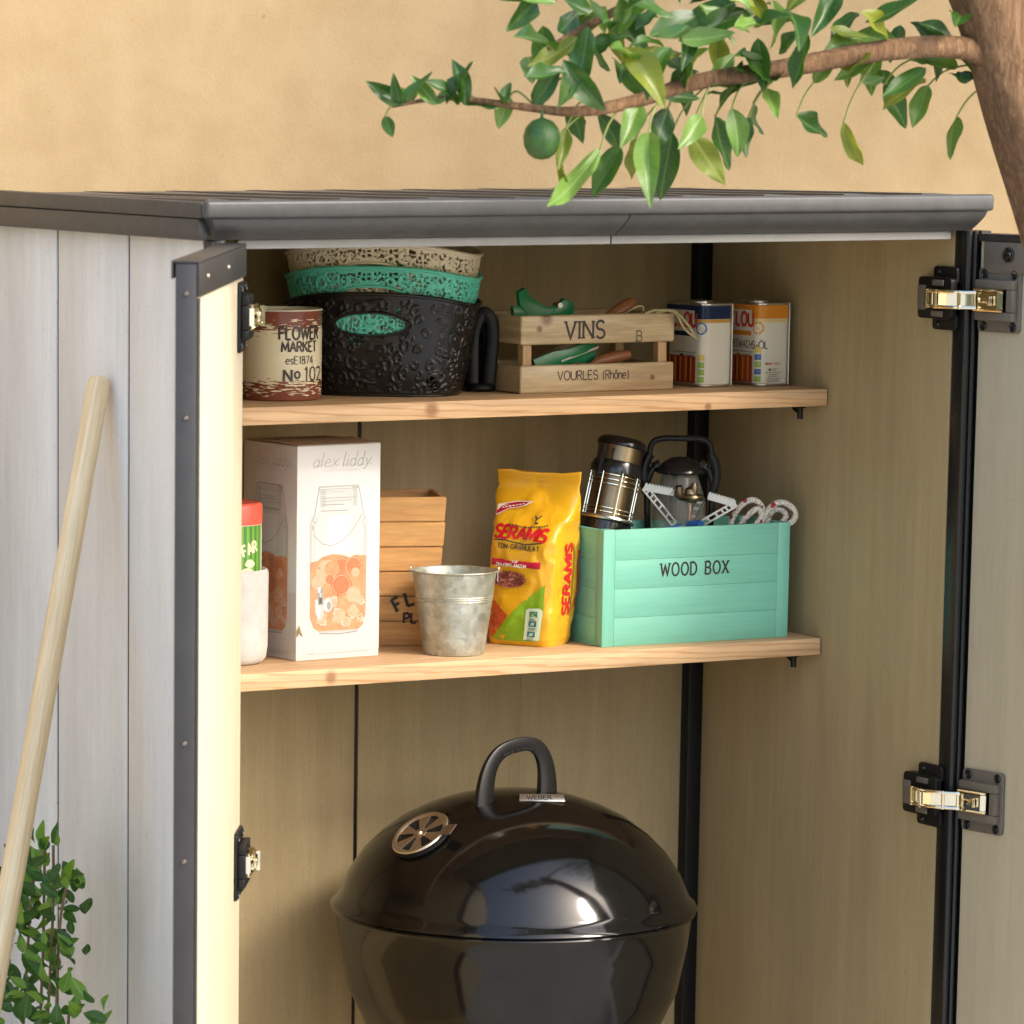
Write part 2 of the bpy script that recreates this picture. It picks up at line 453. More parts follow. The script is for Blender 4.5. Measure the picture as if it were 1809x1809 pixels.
# ------------------------------------------------------------------ house wall
def stucco():
    m, nt, b = base_mat('cream_stucco')
    vec = coords(nt, (1, 1, 1))
    c = ramp(nt, noise_tex(nt, vec, 1.4, 5, .55), [(.3, (.325, .238, .130)), (.7, (.345, .258, .143))])
    k = ramp(nt, noise_tex(nt, vec, 9, 4, .6), [(.3, (.88, .85, .81)), (.6, (1, 1, 1))])
    c = mixc(nt, 1.0, c, k, 'MULTIPLY')
    dr_ = ramp(nt, noise_tex(nt, coords(nt, (1, 1, .10)), 7, 5, .65), [(.45, (1, 1, 1)), (.75, (.90, .88, .85))])
    c = mixc(nt, .6, c, dr_, 'MULTIPLY')
    gr = ramp(nt, noise_tex(nt, vec, 260, 3, .7), [(.3, (.90, .90, .90)), (.7, (1, 1, 1))])
    c = mixc(nt, 1.0, c, gr, 'MULTIPLY')
    sp = ramp(nt, noise_tex(nt, vec, 26, 2, .5), [(.735, (0, 0, 0)), (.76, (1, 1, 1))])
    c = mixc(nt, sp, c, (.26, .16, .08))
    L(nt, c, b.inputs['Base Color']); b.inputs['Roughness'].default_value = .9
    b.inputs['Specular IOR Level'].default_value = .2
    bumpn(nt, b, noise_tex(nt, vec, 120, 4, .6), .35, .003)
    return m
wm = MB(); wm.box(-6, 7, 1.0, 1.25, 0, 4.2)
tag(obj('house_wall', wm, stucco(), smooth=0), 'sunlit cream rendered house wall behind the grey cabinet', 'wall')

# ------------------------------------------------------------------ the cabinet
cab = thing('storage_cabinet', 'tall grey garden storage cabinet with both doors open and two wooden shelves inside', 'cabinet')
# roof
rb = MB()
rb.box(.02, 1.43, .02, .88, 1.9505, 1.9665)
roof = obj('roof', rb, M['roofgrey'], cab)
for k in range(-1, 10):
    x0 = max(.004, .111 + .154 * k - .035); x1 = min(1.446, .111 + .154 * (k + 1) - .035)
    if x1 - x0 < .03: continue
    b = MB()
    vs = []
    for (y, zz) in ((.012, 1.9745), (.895, 1.963)):
        vs += [(x0 + .0015, y, zz - .007), (x0 + .004, y, zz + .004), (x0 + .022, y, zz + .0045), (x1 - .002, y, zz - .001), (x1 - .0015, y, zz - .007)]
    b.add(vs, [(0, 1, 6, 5), (1, 2, 7, 6), (2, 3, 8, 7), (3, 4, 9, 8), (4, 0, 5, 9), (0, 4, 3, 2, 1), (5, 6, 7, 8, 9)])
    obj('roof_plank', b, M['roofgrey'], roof, smooth=20)
b = MB(); b.box(0, 1.45, 0, .019, 1.9492, 1.9765, .006, seg=3)
b.box(0.0, .019, .0195, .88, 1.9492, 1.9742, .004); b.box(1.431, 1.45, .0195, .88, 1.9492, 1.9625, .004)
obj('fascia', b, M['roofgrey'], cab)
cove = [(.006, 1.949), (.009, 1.941), (.0155, 1.933), (.0235, 1.926), (.030, 1.921), (.033, 1.9175), (.036, 1.917), (.052, 1.917), (.052, 1.949)]
def cove_piece(x0, x1, e0=0.0, e1=0.0):
    b = MB(); n = len(cove); vs = []
    for (y, z) in cove: vs.append((x0 + e0 * (1.949 - z), y, z))
    for (y, z) in cove: vs.append((x1 + e1 * (1.949 - z), y, z))
    fs = [(k, (k + 1) % n, n + (k + 1) % n, n + k) for k in range(n)] + [tuple(range(n))[::-1], tuple(range(n, 2 * n))]
    b.add(vs, fs); return b
obj('cornice', cove_piece(.012, .7485, 0.6, -.35), M['roofgrey'], cab)
obj('cornice', cove_piece(.7505, 1.440, -.35, -.35), M['roofgrey'], cab)
b = MB(); b.box(.003, .021, .0335, .86, 1.9165, 1.9488, .003)
obj('side_trim', b, M['roofgrey'], cab)
b = MB(); b.box(.078, .7392, .046, .062, 1.9023, 1.9166, .002); obj('header_rail', b, M['header'], cab)
b = MB(); b.box(.7412, 1.398, .046, .062, 1.9023, 1.9166, .002); obj('header_rail', b, M['header'], cab)
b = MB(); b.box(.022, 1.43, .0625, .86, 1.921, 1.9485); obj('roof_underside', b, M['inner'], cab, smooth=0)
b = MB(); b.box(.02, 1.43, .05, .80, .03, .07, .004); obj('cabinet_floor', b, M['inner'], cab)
# left corner post
b = MB(); b.box(.0305, .0515, .0395, .0690, .03, 1.9165, .003); b.cyl((.042, .038, .03), (.042, .038, 1.9163), .0085, 14)
obj('corner_post', b, M['roofgrey'], cab)
# side planks
ys = [.0705, .3158, .3222, .5708, .5772, .8275]
for i in range(3):
    b = MB(); b.box(.030, .0485, ys[2 * i], ys[2 * i + 1], .05, 1.948, .0025); obj('side_plank', b, M['outer'], cab)
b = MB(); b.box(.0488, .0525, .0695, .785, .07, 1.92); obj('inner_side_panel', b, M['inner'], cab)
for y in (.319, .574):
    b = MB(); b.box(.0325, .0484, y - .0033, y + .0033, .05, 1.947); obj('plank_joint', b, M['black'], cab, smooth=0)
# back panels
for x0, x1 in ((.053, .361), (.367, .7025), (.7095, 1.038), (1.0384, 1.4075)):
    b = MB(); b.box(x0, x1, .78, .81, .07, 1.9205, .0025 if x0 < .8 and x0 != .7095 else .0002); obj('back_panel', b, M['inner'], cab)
for x0, x1 in ((.7027, .7093), (.3612, .3668)):
    b = MB(); b.box(x0, x1, .7835, .805, .07, 1.92); obj('panel_joint', b, M['black'], cab, smooth=0)
b = MB(); b.box(1.377, 1.4078, .754, .7798, .07, 1.9205, .003); obj('inner_corner_post', b, M['black'], cab)
# right wall
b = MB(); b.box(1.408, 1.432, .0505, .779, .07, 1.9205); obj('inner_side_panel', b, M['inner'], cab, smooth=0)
b = MB(); b.box(1.409, 1.4365, .0215, .0502, .04, 1.9165, .002)
for x, r in ((1.4155, .0062), (1.4285, .0056)): b.cyl((x, .0215, .04), (x, .0215, 1.9163), r, 14)
obj('door_post', b, M['blackrail'], cab)
b = MB(); b.box(1.4368, 1.463, .024, .070, .04, 1.9165, .002); b.box(1.4369, 1.4445, .0165, .0238, .04, 1.9165, .001); obj('corner_post', b, M['black'], cab)
# shelves
def shelf_mat(name, knots): return wood(name, (.66, .44, .24), (.52, .30, .13), 0, 22, .6, knots, (.24, .11, .04), stretch=26, rings=55)
for (zt, kn, nm) in ((1.6368, [(.62, .39, 1.624, .013), (1.16, .39, 1.613, .007)], 'pine_upper'), (1.2076, [(.436, .39, 1.193, .011), (.9, .5, 1.2076, .02)], 'pine_lower')):
    b = MB(); b.box(.0535, 1.404, .39, .776, zt - .029, zt, .0015)
    s_ = obj('shelf', b, shelf_mat(nm, kn), cab)
    for x, y in ((1.362, .41), (1.362, .70), (.74, .70)):
        b = MB(); b.box(x, x + .012, y, y + .06, zt - .0335, zt - .0295, .001)
        b.tube([(x + .006, y + .008, zt - .0335), (x + .006, y + .008, zt - .052)], .0052, 10)
        b.tube([(x + .006, y + .03, zt - .0335), (x + .006, y + .008, zt - .044)], .003, 8)
        obj('shelf_bracket', b, M['black'], s_)
# doors: local x along the door from its hinge edge, y=0 the inner face
def make_door(o, ang, inner, Ld, t=.03):
    s = -inner   # body lies on the side away from the inner face
    y0, y1 = (0, t * s) if s > 0 else (t * s, 0)
    b = MB(); b.box(0.0, Ld, y0, y1, .08, 1.904, .0015)
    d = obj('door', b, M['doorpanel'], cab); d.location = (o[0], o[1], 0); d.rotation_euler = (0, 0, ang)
    b = MB(); e = .0035
    b.box(Ld + .0004, Ld + .004, y0 + .0003, y1 - .0003, .08, 1.9085, .0006)
    b.box(Ld - .006, Ld + .004, (.0004 if inner > 0 else -e), (e if inner > 0 else -.0004), .08, 1.862, .0006)
    obj('edge_strip', b, M['dark'], d)
    b = MB()
    hi = (.0006, .0044) if inner > 0 else (-.0044, -.0006)
    ho = (y0 - .0055, y0 - .003) if inner > 0 else (y1 + .003, y1 + .0055)
    b.box(-.002, Ld + .0055, hi[0], hi[1], 1.864 if inner > 0 else 1.9005, 1.9092, .0008)
    b.box(-.002, Ld + .0055, min(ho[0], hi[0]), max(ho[1], hi[1]), 1.9095, 1.9128, .0008)
    b.box(-.002, Ld + .0055, ho[0], ho[1], 1.888, 1.9092, .0008)
    obj('top_cap', b, M['dark'], d)
    b = MB()
    for x in (Ld * .42, Ld * .86) if inner > 0 else ():
        b = MB(); b.lathe([(0, .003), (.0025, .0028), (.0042, .0012), (.0045, 0)], 12, 0, frame((x, .0045 * inner, 1.888), (1, 0, 0), (0, 0, 1), (0, inner, 0)))
        obj('screw', b, M['screw'], d)
    for z in (1.868, 1.70, 1.253, 1.088, .6):
        b = MB(); b.lathe([(0, .0028), (.0025, .0026), (.0038, .001), (.004, 0)], 12, 0, frame((Ld + .004, (y0 + y1) / 2, z), (0, 1, 0), (0, 0, 1), (1, 0, 0)))
        obj('screw', b, M['screw'], d)
    return d
AL = radians(33.3); AR = radians(9)
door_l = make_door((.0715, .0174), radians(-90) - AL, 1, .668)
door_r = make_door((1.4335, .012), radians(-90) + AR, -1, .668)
b = MB()
b.prism(arc(.026, .022, .014, .014, 180, 270, 5) + [(.13, .008)] + [(.13, .058), (.012, .058)], .006, 0, frame((.0, -.0006, 1.842), (1, 0, 0), (0, 0, 1), (0, -1, 0)), .0015)
obj('corner_bracket', b, M['hingegrey'], door_r)
b = MB(); Mx = frame((.068, -.0066, 1.880), (1, 0, 0), (0, 0, 1), (0, -1, 0))
b.lathe([(.0125, 0), (.0125, .002), (.0105, .003), (.0095, .002), (.0075, .002), (.0065, .004), (.004, .005), (0, .005)], 20, 0, Mx)
obj('bracket_bolt', b, M['blackgloss'], door_r)
# hinges
def make_hinge(W, D, hm):
    """W: frame on the wall, D: frame on the door (x away from the hinge edge, y out of the surface)"""
    b = MB()
    def plate(b, x0, x1, z0, z1, t, M_, r=.007):
        P = arc(x1 - r, z1 - r, r, r, 0, 90, 4) + arc(x0 + r, z1 - r, r, r, 90, 180, 4) + arc(x0 + r, z0 + r, r, r, 180, 270, 4) + arc(x1 - r, z0 + r, r, r, 270, 360, 4)
        b.prism(P, t, 0, M_ @ frame((0, 0, 0), (1, 0, 0), (0, 0, 1), (0, 1, 0)), .0012)
    plate(b, .002, .095, -.052, .052, .005, D)
    h = obj('hinge', b, hm, cab)
    b = MB()
    # raised housing with an open pocket for the arm
    for z0, z1 in ((-.033, -.0185), (.0185, .033)): b.box(.004, .089, .0052, .017, z0, z1, .002, M=D)
    b.box(.0745, .089, .0052, .017, -.0184, .0184, .002, M=D)
    obj('housing', b, hm, h)
    b = MB(); b.box(.004, .0744, .0052, .0062, -.0183, .0183, 0, M=D); obj('pocket', b, M['black'], h, smooth=0)
    b = MB()
    plate(b, .001, .065, -.052, .052, .007, W); plate(b, .001, .091, -.034, .034, .018, W)
    obj('wall_plate', b, M['black'], h)
    b = MB()
    for q_ in ((.02, .05, .0182, .0215, -.030, -.0205), (.02, .05, .0182, .0215, .0205, .030), (.068, .088, .0182, .0215, -.02, .02)):
        b = MB(); b.box(*q_, .001, M=W); obj('plate_rib', b, M['hingegrey'], h)
    Wp = lambda x, y, z: W @ Vector((x, y, z)); Dp = lambda x, y, z: D @ Vector((x, y, z))
    b = MB()
    A = [Wp(.07, .020, 0), Wp(.045, .030, 0), Wp(.010, .034, 0)]
    b.sweep(A, [(-.0015, -.0145), (.0015, -.0145), (.0015, .0145), (-.0015, .0145)])
    obj('cup_arm', b, M['chrome'], h)
    b = MB()
    mid = (Wp(-.02, .034, 0) + Dp(.004, .034, 0)) / 2
    for z in (-.0125, .0125):
        up = Vector((0, 0, z))
        b.tube([Wp(.040, .036, 0) + up, Wp(.010, .040, 0) + up, mid + up, Dp(.022, .030, 0) + up], .0029, 8)
        b.tube([Dp(.010, .022, 0) + up * 1.28, Dp(.071, .019, 0) + up * 1.28], .0029, 8)
    for P in (Wp(.040, .037, 0), Wp(.012, .040, 0), mid, Dp(.018, .032, 0)):
        b.tube([P + Vector((0, 0, -.0155)), P + Vector((0, 0, .0155))], .0028, 8)
    b.sweep([Wp(.008, .0375, 0), mid + (Wp(0, -.003, 0) - Wp(0, 0, 0)), Dp(.014, .029, 0)], [(-.001, -.0095), (.001, -.0095), (.001, .0095), (-.001, .0095)])
    b.sweep([Wp(.034, .033, 0), Wp(.014, .036, 0)], [(-.001, -.010), (.001, -.010), (.001, .010), (-.001, .010)])
    b.sweep([Dp(.012, .026, 0), Dp(.060, .0215, 0), Dp(.066, .015, 0)], [(-.001, -.013), (.001, -.013), (.001, .013), (-.001, .013)])
    b.box(.024, .046, .0265, .029, -.004, .004, .001, M=D)
    b.box(.046, .052, .0255, .031, -.0075, .0075, .0008, M=D)
    obj('link_arm', b, M['chrome'], h)
    b = MB()
    for x in (.016, .081):
        for z in (-.0425, .0425):
            b = MB(); b.lathe([(.0078, .0), (.0078, .001), (.0062, .0022), (.0055, .001), (.003, .0005), (.0022, .0012), (0, .0012)], 16, 0, D @ frame((x, .005, z), (1, 0, 0), (0, 0, 1), (0, 1, 0)))
            obj('screw', b, M['blackgloss'], h)
    for z in (-.0425, .0425):
        b = MB(); b.lathe([(0, .003), (.003, .0025), (.005, 0)], 12, 0, W @ frame((.05, .007, z), (1, 0, 0), (0, 0, 1), (0, 1, 0))); obj('screw', b, M['blackgloss'], h)
for z in (1.806, .980):
    make_hinge(frame((1.4078, .03, z), (0, 1, 0), (-1, 0, 0), (0, 0, 1)), frame((1.4332, .012, z), (sin(AR), -cos(AR), 0), (-cos(AR), -sin(AR), 0), (0, 0, 1)), M['hingegrey'])
    make_hinge(frame((.0526, .071, z), (0, 1, 0), (1, 0, 0), (0, 0, 1)), frame((.0715, .0174, z), (-sin(AL), -cos(AL), 0), (cos(AL), -sin(AL), 0), (0, 0, 1)), M['black'])

# ------------------------------------------------------------------ upper shelf: printed flower tin
def z1(x): return 1.637
def z2(x): return 1.2078
def tin_print(name):
    m, nt, b = base_mat(name)
    tc = nd(nt, 'ShaderNodeTexCoord')
    sx = nd(nt, 'ShaderNodeSeparateXYZ'); L(nt, tc.outputs['Object'], sx.inputs[0])
    at = nd(nt, 'ShaderNodeMath', operation='ARCTAN2'); L(nt, sx.outputs[1], at.inputs[0]); L(nt, sx.outputs[0], at.inputs[1])
    cb = nd(nt, 'ShaderNodeCombineXYZ'); L(nt, at.outputs[0], cb.inputs[0]); L(nt, sx.outputs[2], cb.inputs[2])
    mp = nd(nt, 'ShaderNodeMapping'); mp.inputs['Scale'].default_value = (3.2, 1, 330); L(nt, cb.outputs[0], mp.inputs['Vector'])
    n1 = noise_tex(nt, mp.outputs[0], 1.0, 3, .6)
    # how brown: bands at foot and top
    rz = ramp(nt, sx.outputs[2], [(0, (.95, .95, .95)), (.008, (.50, .50, .50)), (.026, (.47, .47, .47)), (.036, (.32, .32, .32)), (.045, (.16, .16, .16)), (.095, (.16, .16, .16)), (.108, (.30, .30, .30)), (.116, (.46, .46, .46)), (.134, (.52, .52, .52)), (.141, (.98, .98, .98))])
    ad = nd(nt, 'ShaderNodeMath', operation='ADD'); L(nt, n1, ad.inputs[0]); L(nt, rz, ad.inputs[1])
    k = ramp(nt, ad.outputs[0], [(.0, (0, 0, 0)), (.985, (0, 0, 0)), (1.0, (1, 1, 1))])
    # the ramp above is clamped at 1, so scale first
    sc_ = nd(nt, 'ShaderNodeMath', operation='MULTIPLY'); sc_.inputs[1].default_value = .5; L(nt, ad.outputs[0], sc_.inputs[0])
    k = ramp(nt, sc_.outputs[0], [(.455, (0, 0, 0)), (.475, (1, 1, 1))])
    c = mixc(nt, k, (.74, .66, .44), (.20, .055, .03))
    L(nt, c, b.inputs['Base Color']); b.inputs['Roughness'].default_value = .22
    return m
t = thing('flower_tin', 'cream and brown glazed pot lettered FLOWER MARKET at the left of the upper shelf', 'plant pot', (.423, .546, z1(.42)))
b = MB(); b.lathe([(0, 0), (.063, 0), (.0665, .002), (.0675, .006), (.0675, .138), (.0685, .141), (.0685, .1455)], 64)
obj('pot_body', b, tin_print('tin_glaze'), t)
b = MB(); b.lathe([(.0684, .1456), (.068, .1475), (.0655, .148), (.0645, .146), (.064, .02), (0, .02)], 64)
obj('rim', b, M['cream'], t)
p = Print(round_wall(.0675, radians(-90)))
kw = dict(w=.19, mi=0, serif=.13, center=True)
p.text('FLOWER', .002, .1005, .0200, sx=.76, **kw); p.text('MARKET', .001, .0805, .0160, sx=.82, **kw)
p.text('esE1874', .000, .0605, .0125, w=.11, center=True, sx=.85); p.text('N', -.028, .0325, .0185, w=.2, serif=.13); p.text('o', -.010, .0375, .0160, w=.2); p.text('102', .008, .0335, .0215, w=.1, serif=0)
p.rect(-.010, .0332, -.002, .0345, 0, 3); p.rect(.008, .0315, .034, .0323, 0, 6)
p.build('lettering', [M['brownink']], t)

# ------------------------------------------------------------------ three nested lace baskets
BA, BB, BH = .160, .112, .150
def basket_mesh(name, style, seed, mt):
    r = random.Random(seed)
    NS, NV = 600, 108
    def taper(v): return .80 + .20 * v ** .8
    def P(s, v, d=0.0):
        a = 2 * pi * s
        e = .72
        cx, cy = cos(a), sin(a)
        x = BA * math.copysign(abs(cx) ** e, cx); y = BB * math.copysign(abs(cy) ** e, cy)
        k = taper(v)
        h = (BH + .020 * (abs(cy) ** 2.0)) * v
        l = math.hypot(x, y)
        return (x * k + d * x / l, y * k + d * y / l, h)
    # arc length for the pattern
    per = [0.0]
    for i in range(NS):
        a, c = P(i / NS, .7), P((i + 1) / NS, .7); per.append(per[-1] + math.hypot(c[0] - a[0], c[1] - a[1]))
    tot = per[-1]
    scr = []
    for gx in range(int(tot / .023)):
        for gz in range(8):
            scr.append(((gx + .5 + r.uniform(-.35, .35) + .5 * (gz % 2)) * .023, (gz + .5 + r.uniform(-.3, .3)) * .0205, r.uniform(.006, .0118), r.uniform(0, 6.28), r.choice((-1, 1))))
    cell = {}
    for q in scr: cell.setdefault((int(q[0] / .03), int(q[1] / .03)), []).append(q)
    dots = {}
    for i in range(int(tot / .0062)):
        for j in range(29):
            if r.random() < .93:
                u, w = (i + r.uniform(.2, .8)) * .0062, (j + r.uniform(.2, .8)) * .0062
                dots.setdefault((int(u / .0062), int(w / .0062)), []).append((u, w, r.uniform(.0014, .0026)))
    def relief(u, w):
        """1 on the raised scrolls, 0 elsewhere, -1 in a pierced hole"""
        inside = False
        ci, cj = int(u / .03), int(w / .03)
        for i in (ci - 1, ci, ci + 1):
            for j in (cj - 1, cj, cj + 1):
                for (x, z, rr, ph, sg) in cell.get((i, j), ()):
                    d = math.hypot(u - x, w - z)
                    if d > rr + .0022: continue
                    th = atan2(w - z, u - x)
                    sp = rr * (.35 + .65 * (((sg * th + ph) % (2 * pi)) / (2 * pi)))
                    if abs(d - sp) < .0013 or abs(d - rr) < .0011 and sp > rr * .6: return 1
                    if d < rr: inside = True
        ci, cj = int(u / .0062), int(w / .0062)
        for i in (ci - 1, ci, ci + 1):
            for j in (cj - 1, cj, cj + 1):
                for (x, z, rr) in dots.get((i, j), ()):
                    if math.hypot((u - x), (w - z)) < rr * (1.25 if inside else 1.0): return -1
        return 0
    vs = []; fs = []; hole = {}
    hs = []
    for i in range(NS):
        s = (i + .5) / NS - .25 - (1 if False else 0)
        for j in range(NV + 1):
            v = j / NV
            vs.append(None)
    for i in range(NS):
        for j in range(NV + 1):
            v = j / NV; u = per[i]; w = v * BH
            q = relief(u, w)
            edge = v > .955 or v < .05
            d = (.0021 if style == 'relief' else .0012) * (q == 1) if not edge else .0008
            vs[i * (NV + 1) + j] = P(i / NS, v, d)
            hole[(i, j)] = (q == -1 and not edge)
    def inwin(i, j):
        a = 2 * pi * (i + .5) / NS
        if abs(sin(a)) < .8: return False
        x, y, h = P((i + .5) / NS, (j + .5) / NV)
        top = BH + .020 * abs(sin(a)) ** 2
        return (x / .060) ** 2 + ((h - (top - .050)) / .0185) ** 2 < 1
    for i in range(NS):
        for j in range(NV):
            if inwin(i, j): continue
            hh = hole[(i, j)]
            if style == 'lace' and hh: continue
            if style == 'relief' and hh:
                x, y, h = P((i + .5) / NS, (j + .5) / NV)
                if noise.noise(Vector((x * 28, y * 28, h * 28 + 5))) > .30: continue
            k = (i + 1) % NS
            fs.append((i * (NV + 1) + j, k * (NV + 1) + j, k * (NV + 1) + j + 1, i * (NV + 1) + j + 1))
    me = bpy.data.meshes.new(name); me.from_pydata(vs, [], fs); me.materials.append(mt)
    me.polygons.foreach_set('use_smooth', [True] * len(me.polygons)); me.update()
    return me, P
def basket(label, style, seed, mt, dz, part_mat):
    t = thing('lace_basket', label, 'basket', (.6455, .598, z1(.6) + dz), radians(-41), 'lace baskets stacked on the upper shelf')
    me, P = basket_mesh('wall', style, seed, mt)
    w = link('basket_wall', me, t)
    so = w.modifiers.new('thickness', 'SOLIDIFY'); so.thickness = .0022; so.offset = -1
    b = MB()
    rim = [Vector(P(i / 120, 1.0)) for i in range(120)]
    b.tube([q + Vector((q.x, q.y, 0)).normalized() * .0015 for q in rim], .0032, 8, closed=True)
    obj('rim', b, part_mat, t)
    for sg in (-1, 1):
        b = MB(); ring = []
        for k in range(48):
            a = 2 * pi * k / 48
            x = .0615 * cos(a)
            # find the point of the wall with this x on the front (sg=-1) or back side
            lo, hi = .0, .25
            for _ in range(24):
                md = (lo + hi) / 2
                if P(md, .72)[0] > x: lo = md
                else: hi = md
                if hi >= .5: break
            # search over a half turn by scanning
            best = min(range(0, 241), key=lambda q: abs(P(q / 480, .72)[0] - x))
            s_ = best / 480
            top = BH + .020 * abs(sin(2 * pi * s_)) ** 2
            h = top - .050 + .0195 * sin(a)
            q = Vector(P(s_, h / top, .0004))
            ring.append(Vector((q.x, sg * abs(q.y), q.z)))
        b.tube(ring, .0024, 6, closed=True)
        obj('handle_rim', b, part_mat, t)
    b = MB()
    base = [P(i / 80, 0.0) for i in range(80)]
    b.add([(0, 0, .003)] + [(x, y, .003) for x, y, z in base], [(0, 1 + k, 1 + (k + 1) % 80) for k in range(80)])
    b.tube([Vector(q) + Vector((0, 0, .0025)) for q in base], .0025, 6, closed=True)
    obj('bottom', b, part_mat, t)
    return t
m_bk = mat('black_lace_plastic', (.006, .005, .0045), .30)
m_tq = mat('turquoise_lace_plastic', (.10, .52, .38), .42)
m_cr = mat('cream_lace_plastic', (.66, .58, .40), .45)
basket('black scrollwork basket with an oval grip hole, bottom of the stack of three', 'relief', 3, m_bk, 0, m_bk)
basket('turquoise pierced basket nested in the middle of the stack, between the black and cream ones', 'lace', 5, m_tq, .043, m_tq)
basket('cream pierced basket on top of the basket stack', 'lace', 5, m_cr, .081, m_cr)

# ------------------------------------------------------------------ wine crate with garden tools
m_crate = wood('crate_pine', (.64, .50, .29), (.36, .23, .11), 0, 26, .36, [(.036, 0, .108, .006), (.262, 0, .022, .005), (.05, 0, .125, .012)], (.13, .06, .02), stretch=12)
m_crate2 = wood('crate_pine_side', (.56, .41, .22), (.36, .22, .10), 1, 26, .5, stretch=12)
m_crate3 = wood('crate_pine_post', (.56, .36, .17), (.44, .26, .11), 2, 26, .5, stretch=12)
t = thing('wine_crate', 'small slatted wooden wine crate marked VINS on the upper shelf', 'crate', (.8422, .478, z1(.9)), 0)
CW, CD = .3058, .17
def slat(x0, x1, y0, y1, z0, z1_, m, lab='slat'):
    b = MB(); b.box(x0, x1, y0, y1, z0, z1_, .0040, seg=3); return obj(lab, b, m, t)
for z0, z1_ in ((.0, .0475), (.0815, .1305)):
    slat(0, CW, 0, .009, z0, z1_, m_crate); slat(0, CW, CD - .009, CD, z0, z1_, m_crate)
    slat(.0015, .0095, .0095, CD - .0095, z0 + .001, z1_ - .001, m_crate2); slat(CW - .0095, CW - .0015, .0095, CD - .0095, z0 + .001, z1_ - .001, m_crate2)
for x in (.0098, CW - .0268):
    for y in (.0093, CD - .0263):
        b = MB(); b.box(x, x + .017, y, y + .017, .004, .126, .001); obj('crate_post', b, m_crate3, t)
b = MB()
for k in range(4): b.box(.01, CW - .01, .012 + k * .038, .046 + k * .038, .0005, .0038, .0008)
obj('crate_bottom', b, m_crate, t)
pr = Print(flat((0, 0, 0), (1, 0, 0), (0, 0, 1), (0, -1, 0)), .0003)
pr.text('VINS', .087, .0905, .0290, w=.15, serif=.13, sp=.22, ang=-.0, sx=.98)
pr.text('B', .229, .0835, .0175, w=.1, serif=.15)
pr.text('VOURLES', .073, .0215, .0150, w=.12, sp=.16, sx=.98); pr.text('(Rh\u00f4ne)', .163, .0215, .0148, w=.10, sp=.12, sx=.88)
pr.build('lettering', [mat('faded_black_ink', (.035, .024, .02), .55)], t)
# secateurs
m_green = mat('green_tool_grip', (.004, .17, .055), .3)
def tool_label(n, l, c): return tag(link(n, None), l, c)
t = thing('secateurs', 'green handled pruning shears sticking up out of the wine crate', 'pruner', (.93, .55, z1(.9) + .012))
def strap(pts, w, th):
    return lambda b, M_=None: b.sweep(pts, lambda k: [(-th(k), -w(k)), (th(k), -w(k)), (th(k), w(k)), (-th(k), w(k))], up=(0, .2, 1))
b = MB()
pts = [(-.047, -.002, .158), (-.040, 0, .142), (-.026, 0, .130), (-.008, 0, .122), (.012, 0, .1205), (.028, 0, .128)]
b.sweep(pts, lambda k: [(-.0035, -.004 - .012 * sin(pi * min(1, .15 + k * .9))), (.0035, -.004 - .012 * sin(pi * min(1, .15 + k * .9))), (.0055, 0), (.0035, .004 + .009 * sin(pi * min(1, .15 + k * .9))), (-.0035, .004 + .009 * sin(pi * min(1, .15 + k * .9))), (-.0055, 0)], up=(.3, .1, 1))
obj('upper_grip', b, m_green, t)
b = MB()
pts = [(-.062, 0, .122), (-.048, 0, .1225), (-.030, .002, .116), (-.010, .003, .107), (.008, .002, .102)]
b.sweep(pts, [(-.0035, -.009), (.0035, -.009), (.0055, 0), (.0035, .009), (-.0035, .009), (-.0055, 0)], up=(.2, .1, 1))
obj('lower_grip', b, m_green, t)
b = MB(); b.prism([(-.012, -.014), (.018, -.016), (.036, -.008), (.034, .010), (.016, .016), (.004, .006)], .012, 0, T(.022, .006, .126) @ RX(radians(90)), .001)
obj('head', b, m_green, t)
b = MB(); b.cyl((.028, -.0085, .131), (.028, .010, .131), .0045, 12); b.sweep([(.030, -.003, .128), (.040, -.003, .110), (.048, -.003, .080)], [(-.001, -.008), (.001, -.008), (.001, .008), (-.001, .008)], up=(1, 0, .2))
obj('blade', b, M['steel'], t)
# garden hand shears low in the crate
t = thing('hand_shears', 'dark green garden shears lying in the wine crate, seen through the gap between its slats', 'garden tool', (.97, .535, z1(.97) + .01))
b = MB()
b.sweep([(-.065, 0, .03), (-.03, -.004, .044), (.0, -.006, .050), (.03, -.006, .062), (.056, -.004, .078)], lambda k: [(-.005, -.014 + .006 * k), (.005, -.014 + .006 * k), (.007, 0), (.005, .014 - .006 * k), (-.005, .014 - .006 * k), (-.007, 0)])
obj('grip', b, m_green, t)
b = MB(); b.sweep([(-.03, .012, .032), (.02, .012, .046), (.06, .014, .044)], [(-.004, -.01), (.004, -.01), (.005, 0), (.004, .01), (-.004, .01), (-.005, 0)])
obj('grip', b, m_green, t)
b = MB(); b.sweep([(.056, -.002, .076), (.09, .0, .100)], [(-.001, -.008), (.001, -.008), (.001, .004), (-.001, .004)]); b.sweep([(-.02, -.0125, .040), (.055, -.010, .062)], [(-.0006, -.0015), (.0006, -.0015), (.0006, .0015), (-.0006, .0015)])
obj('blade', b, M['steel'], t)
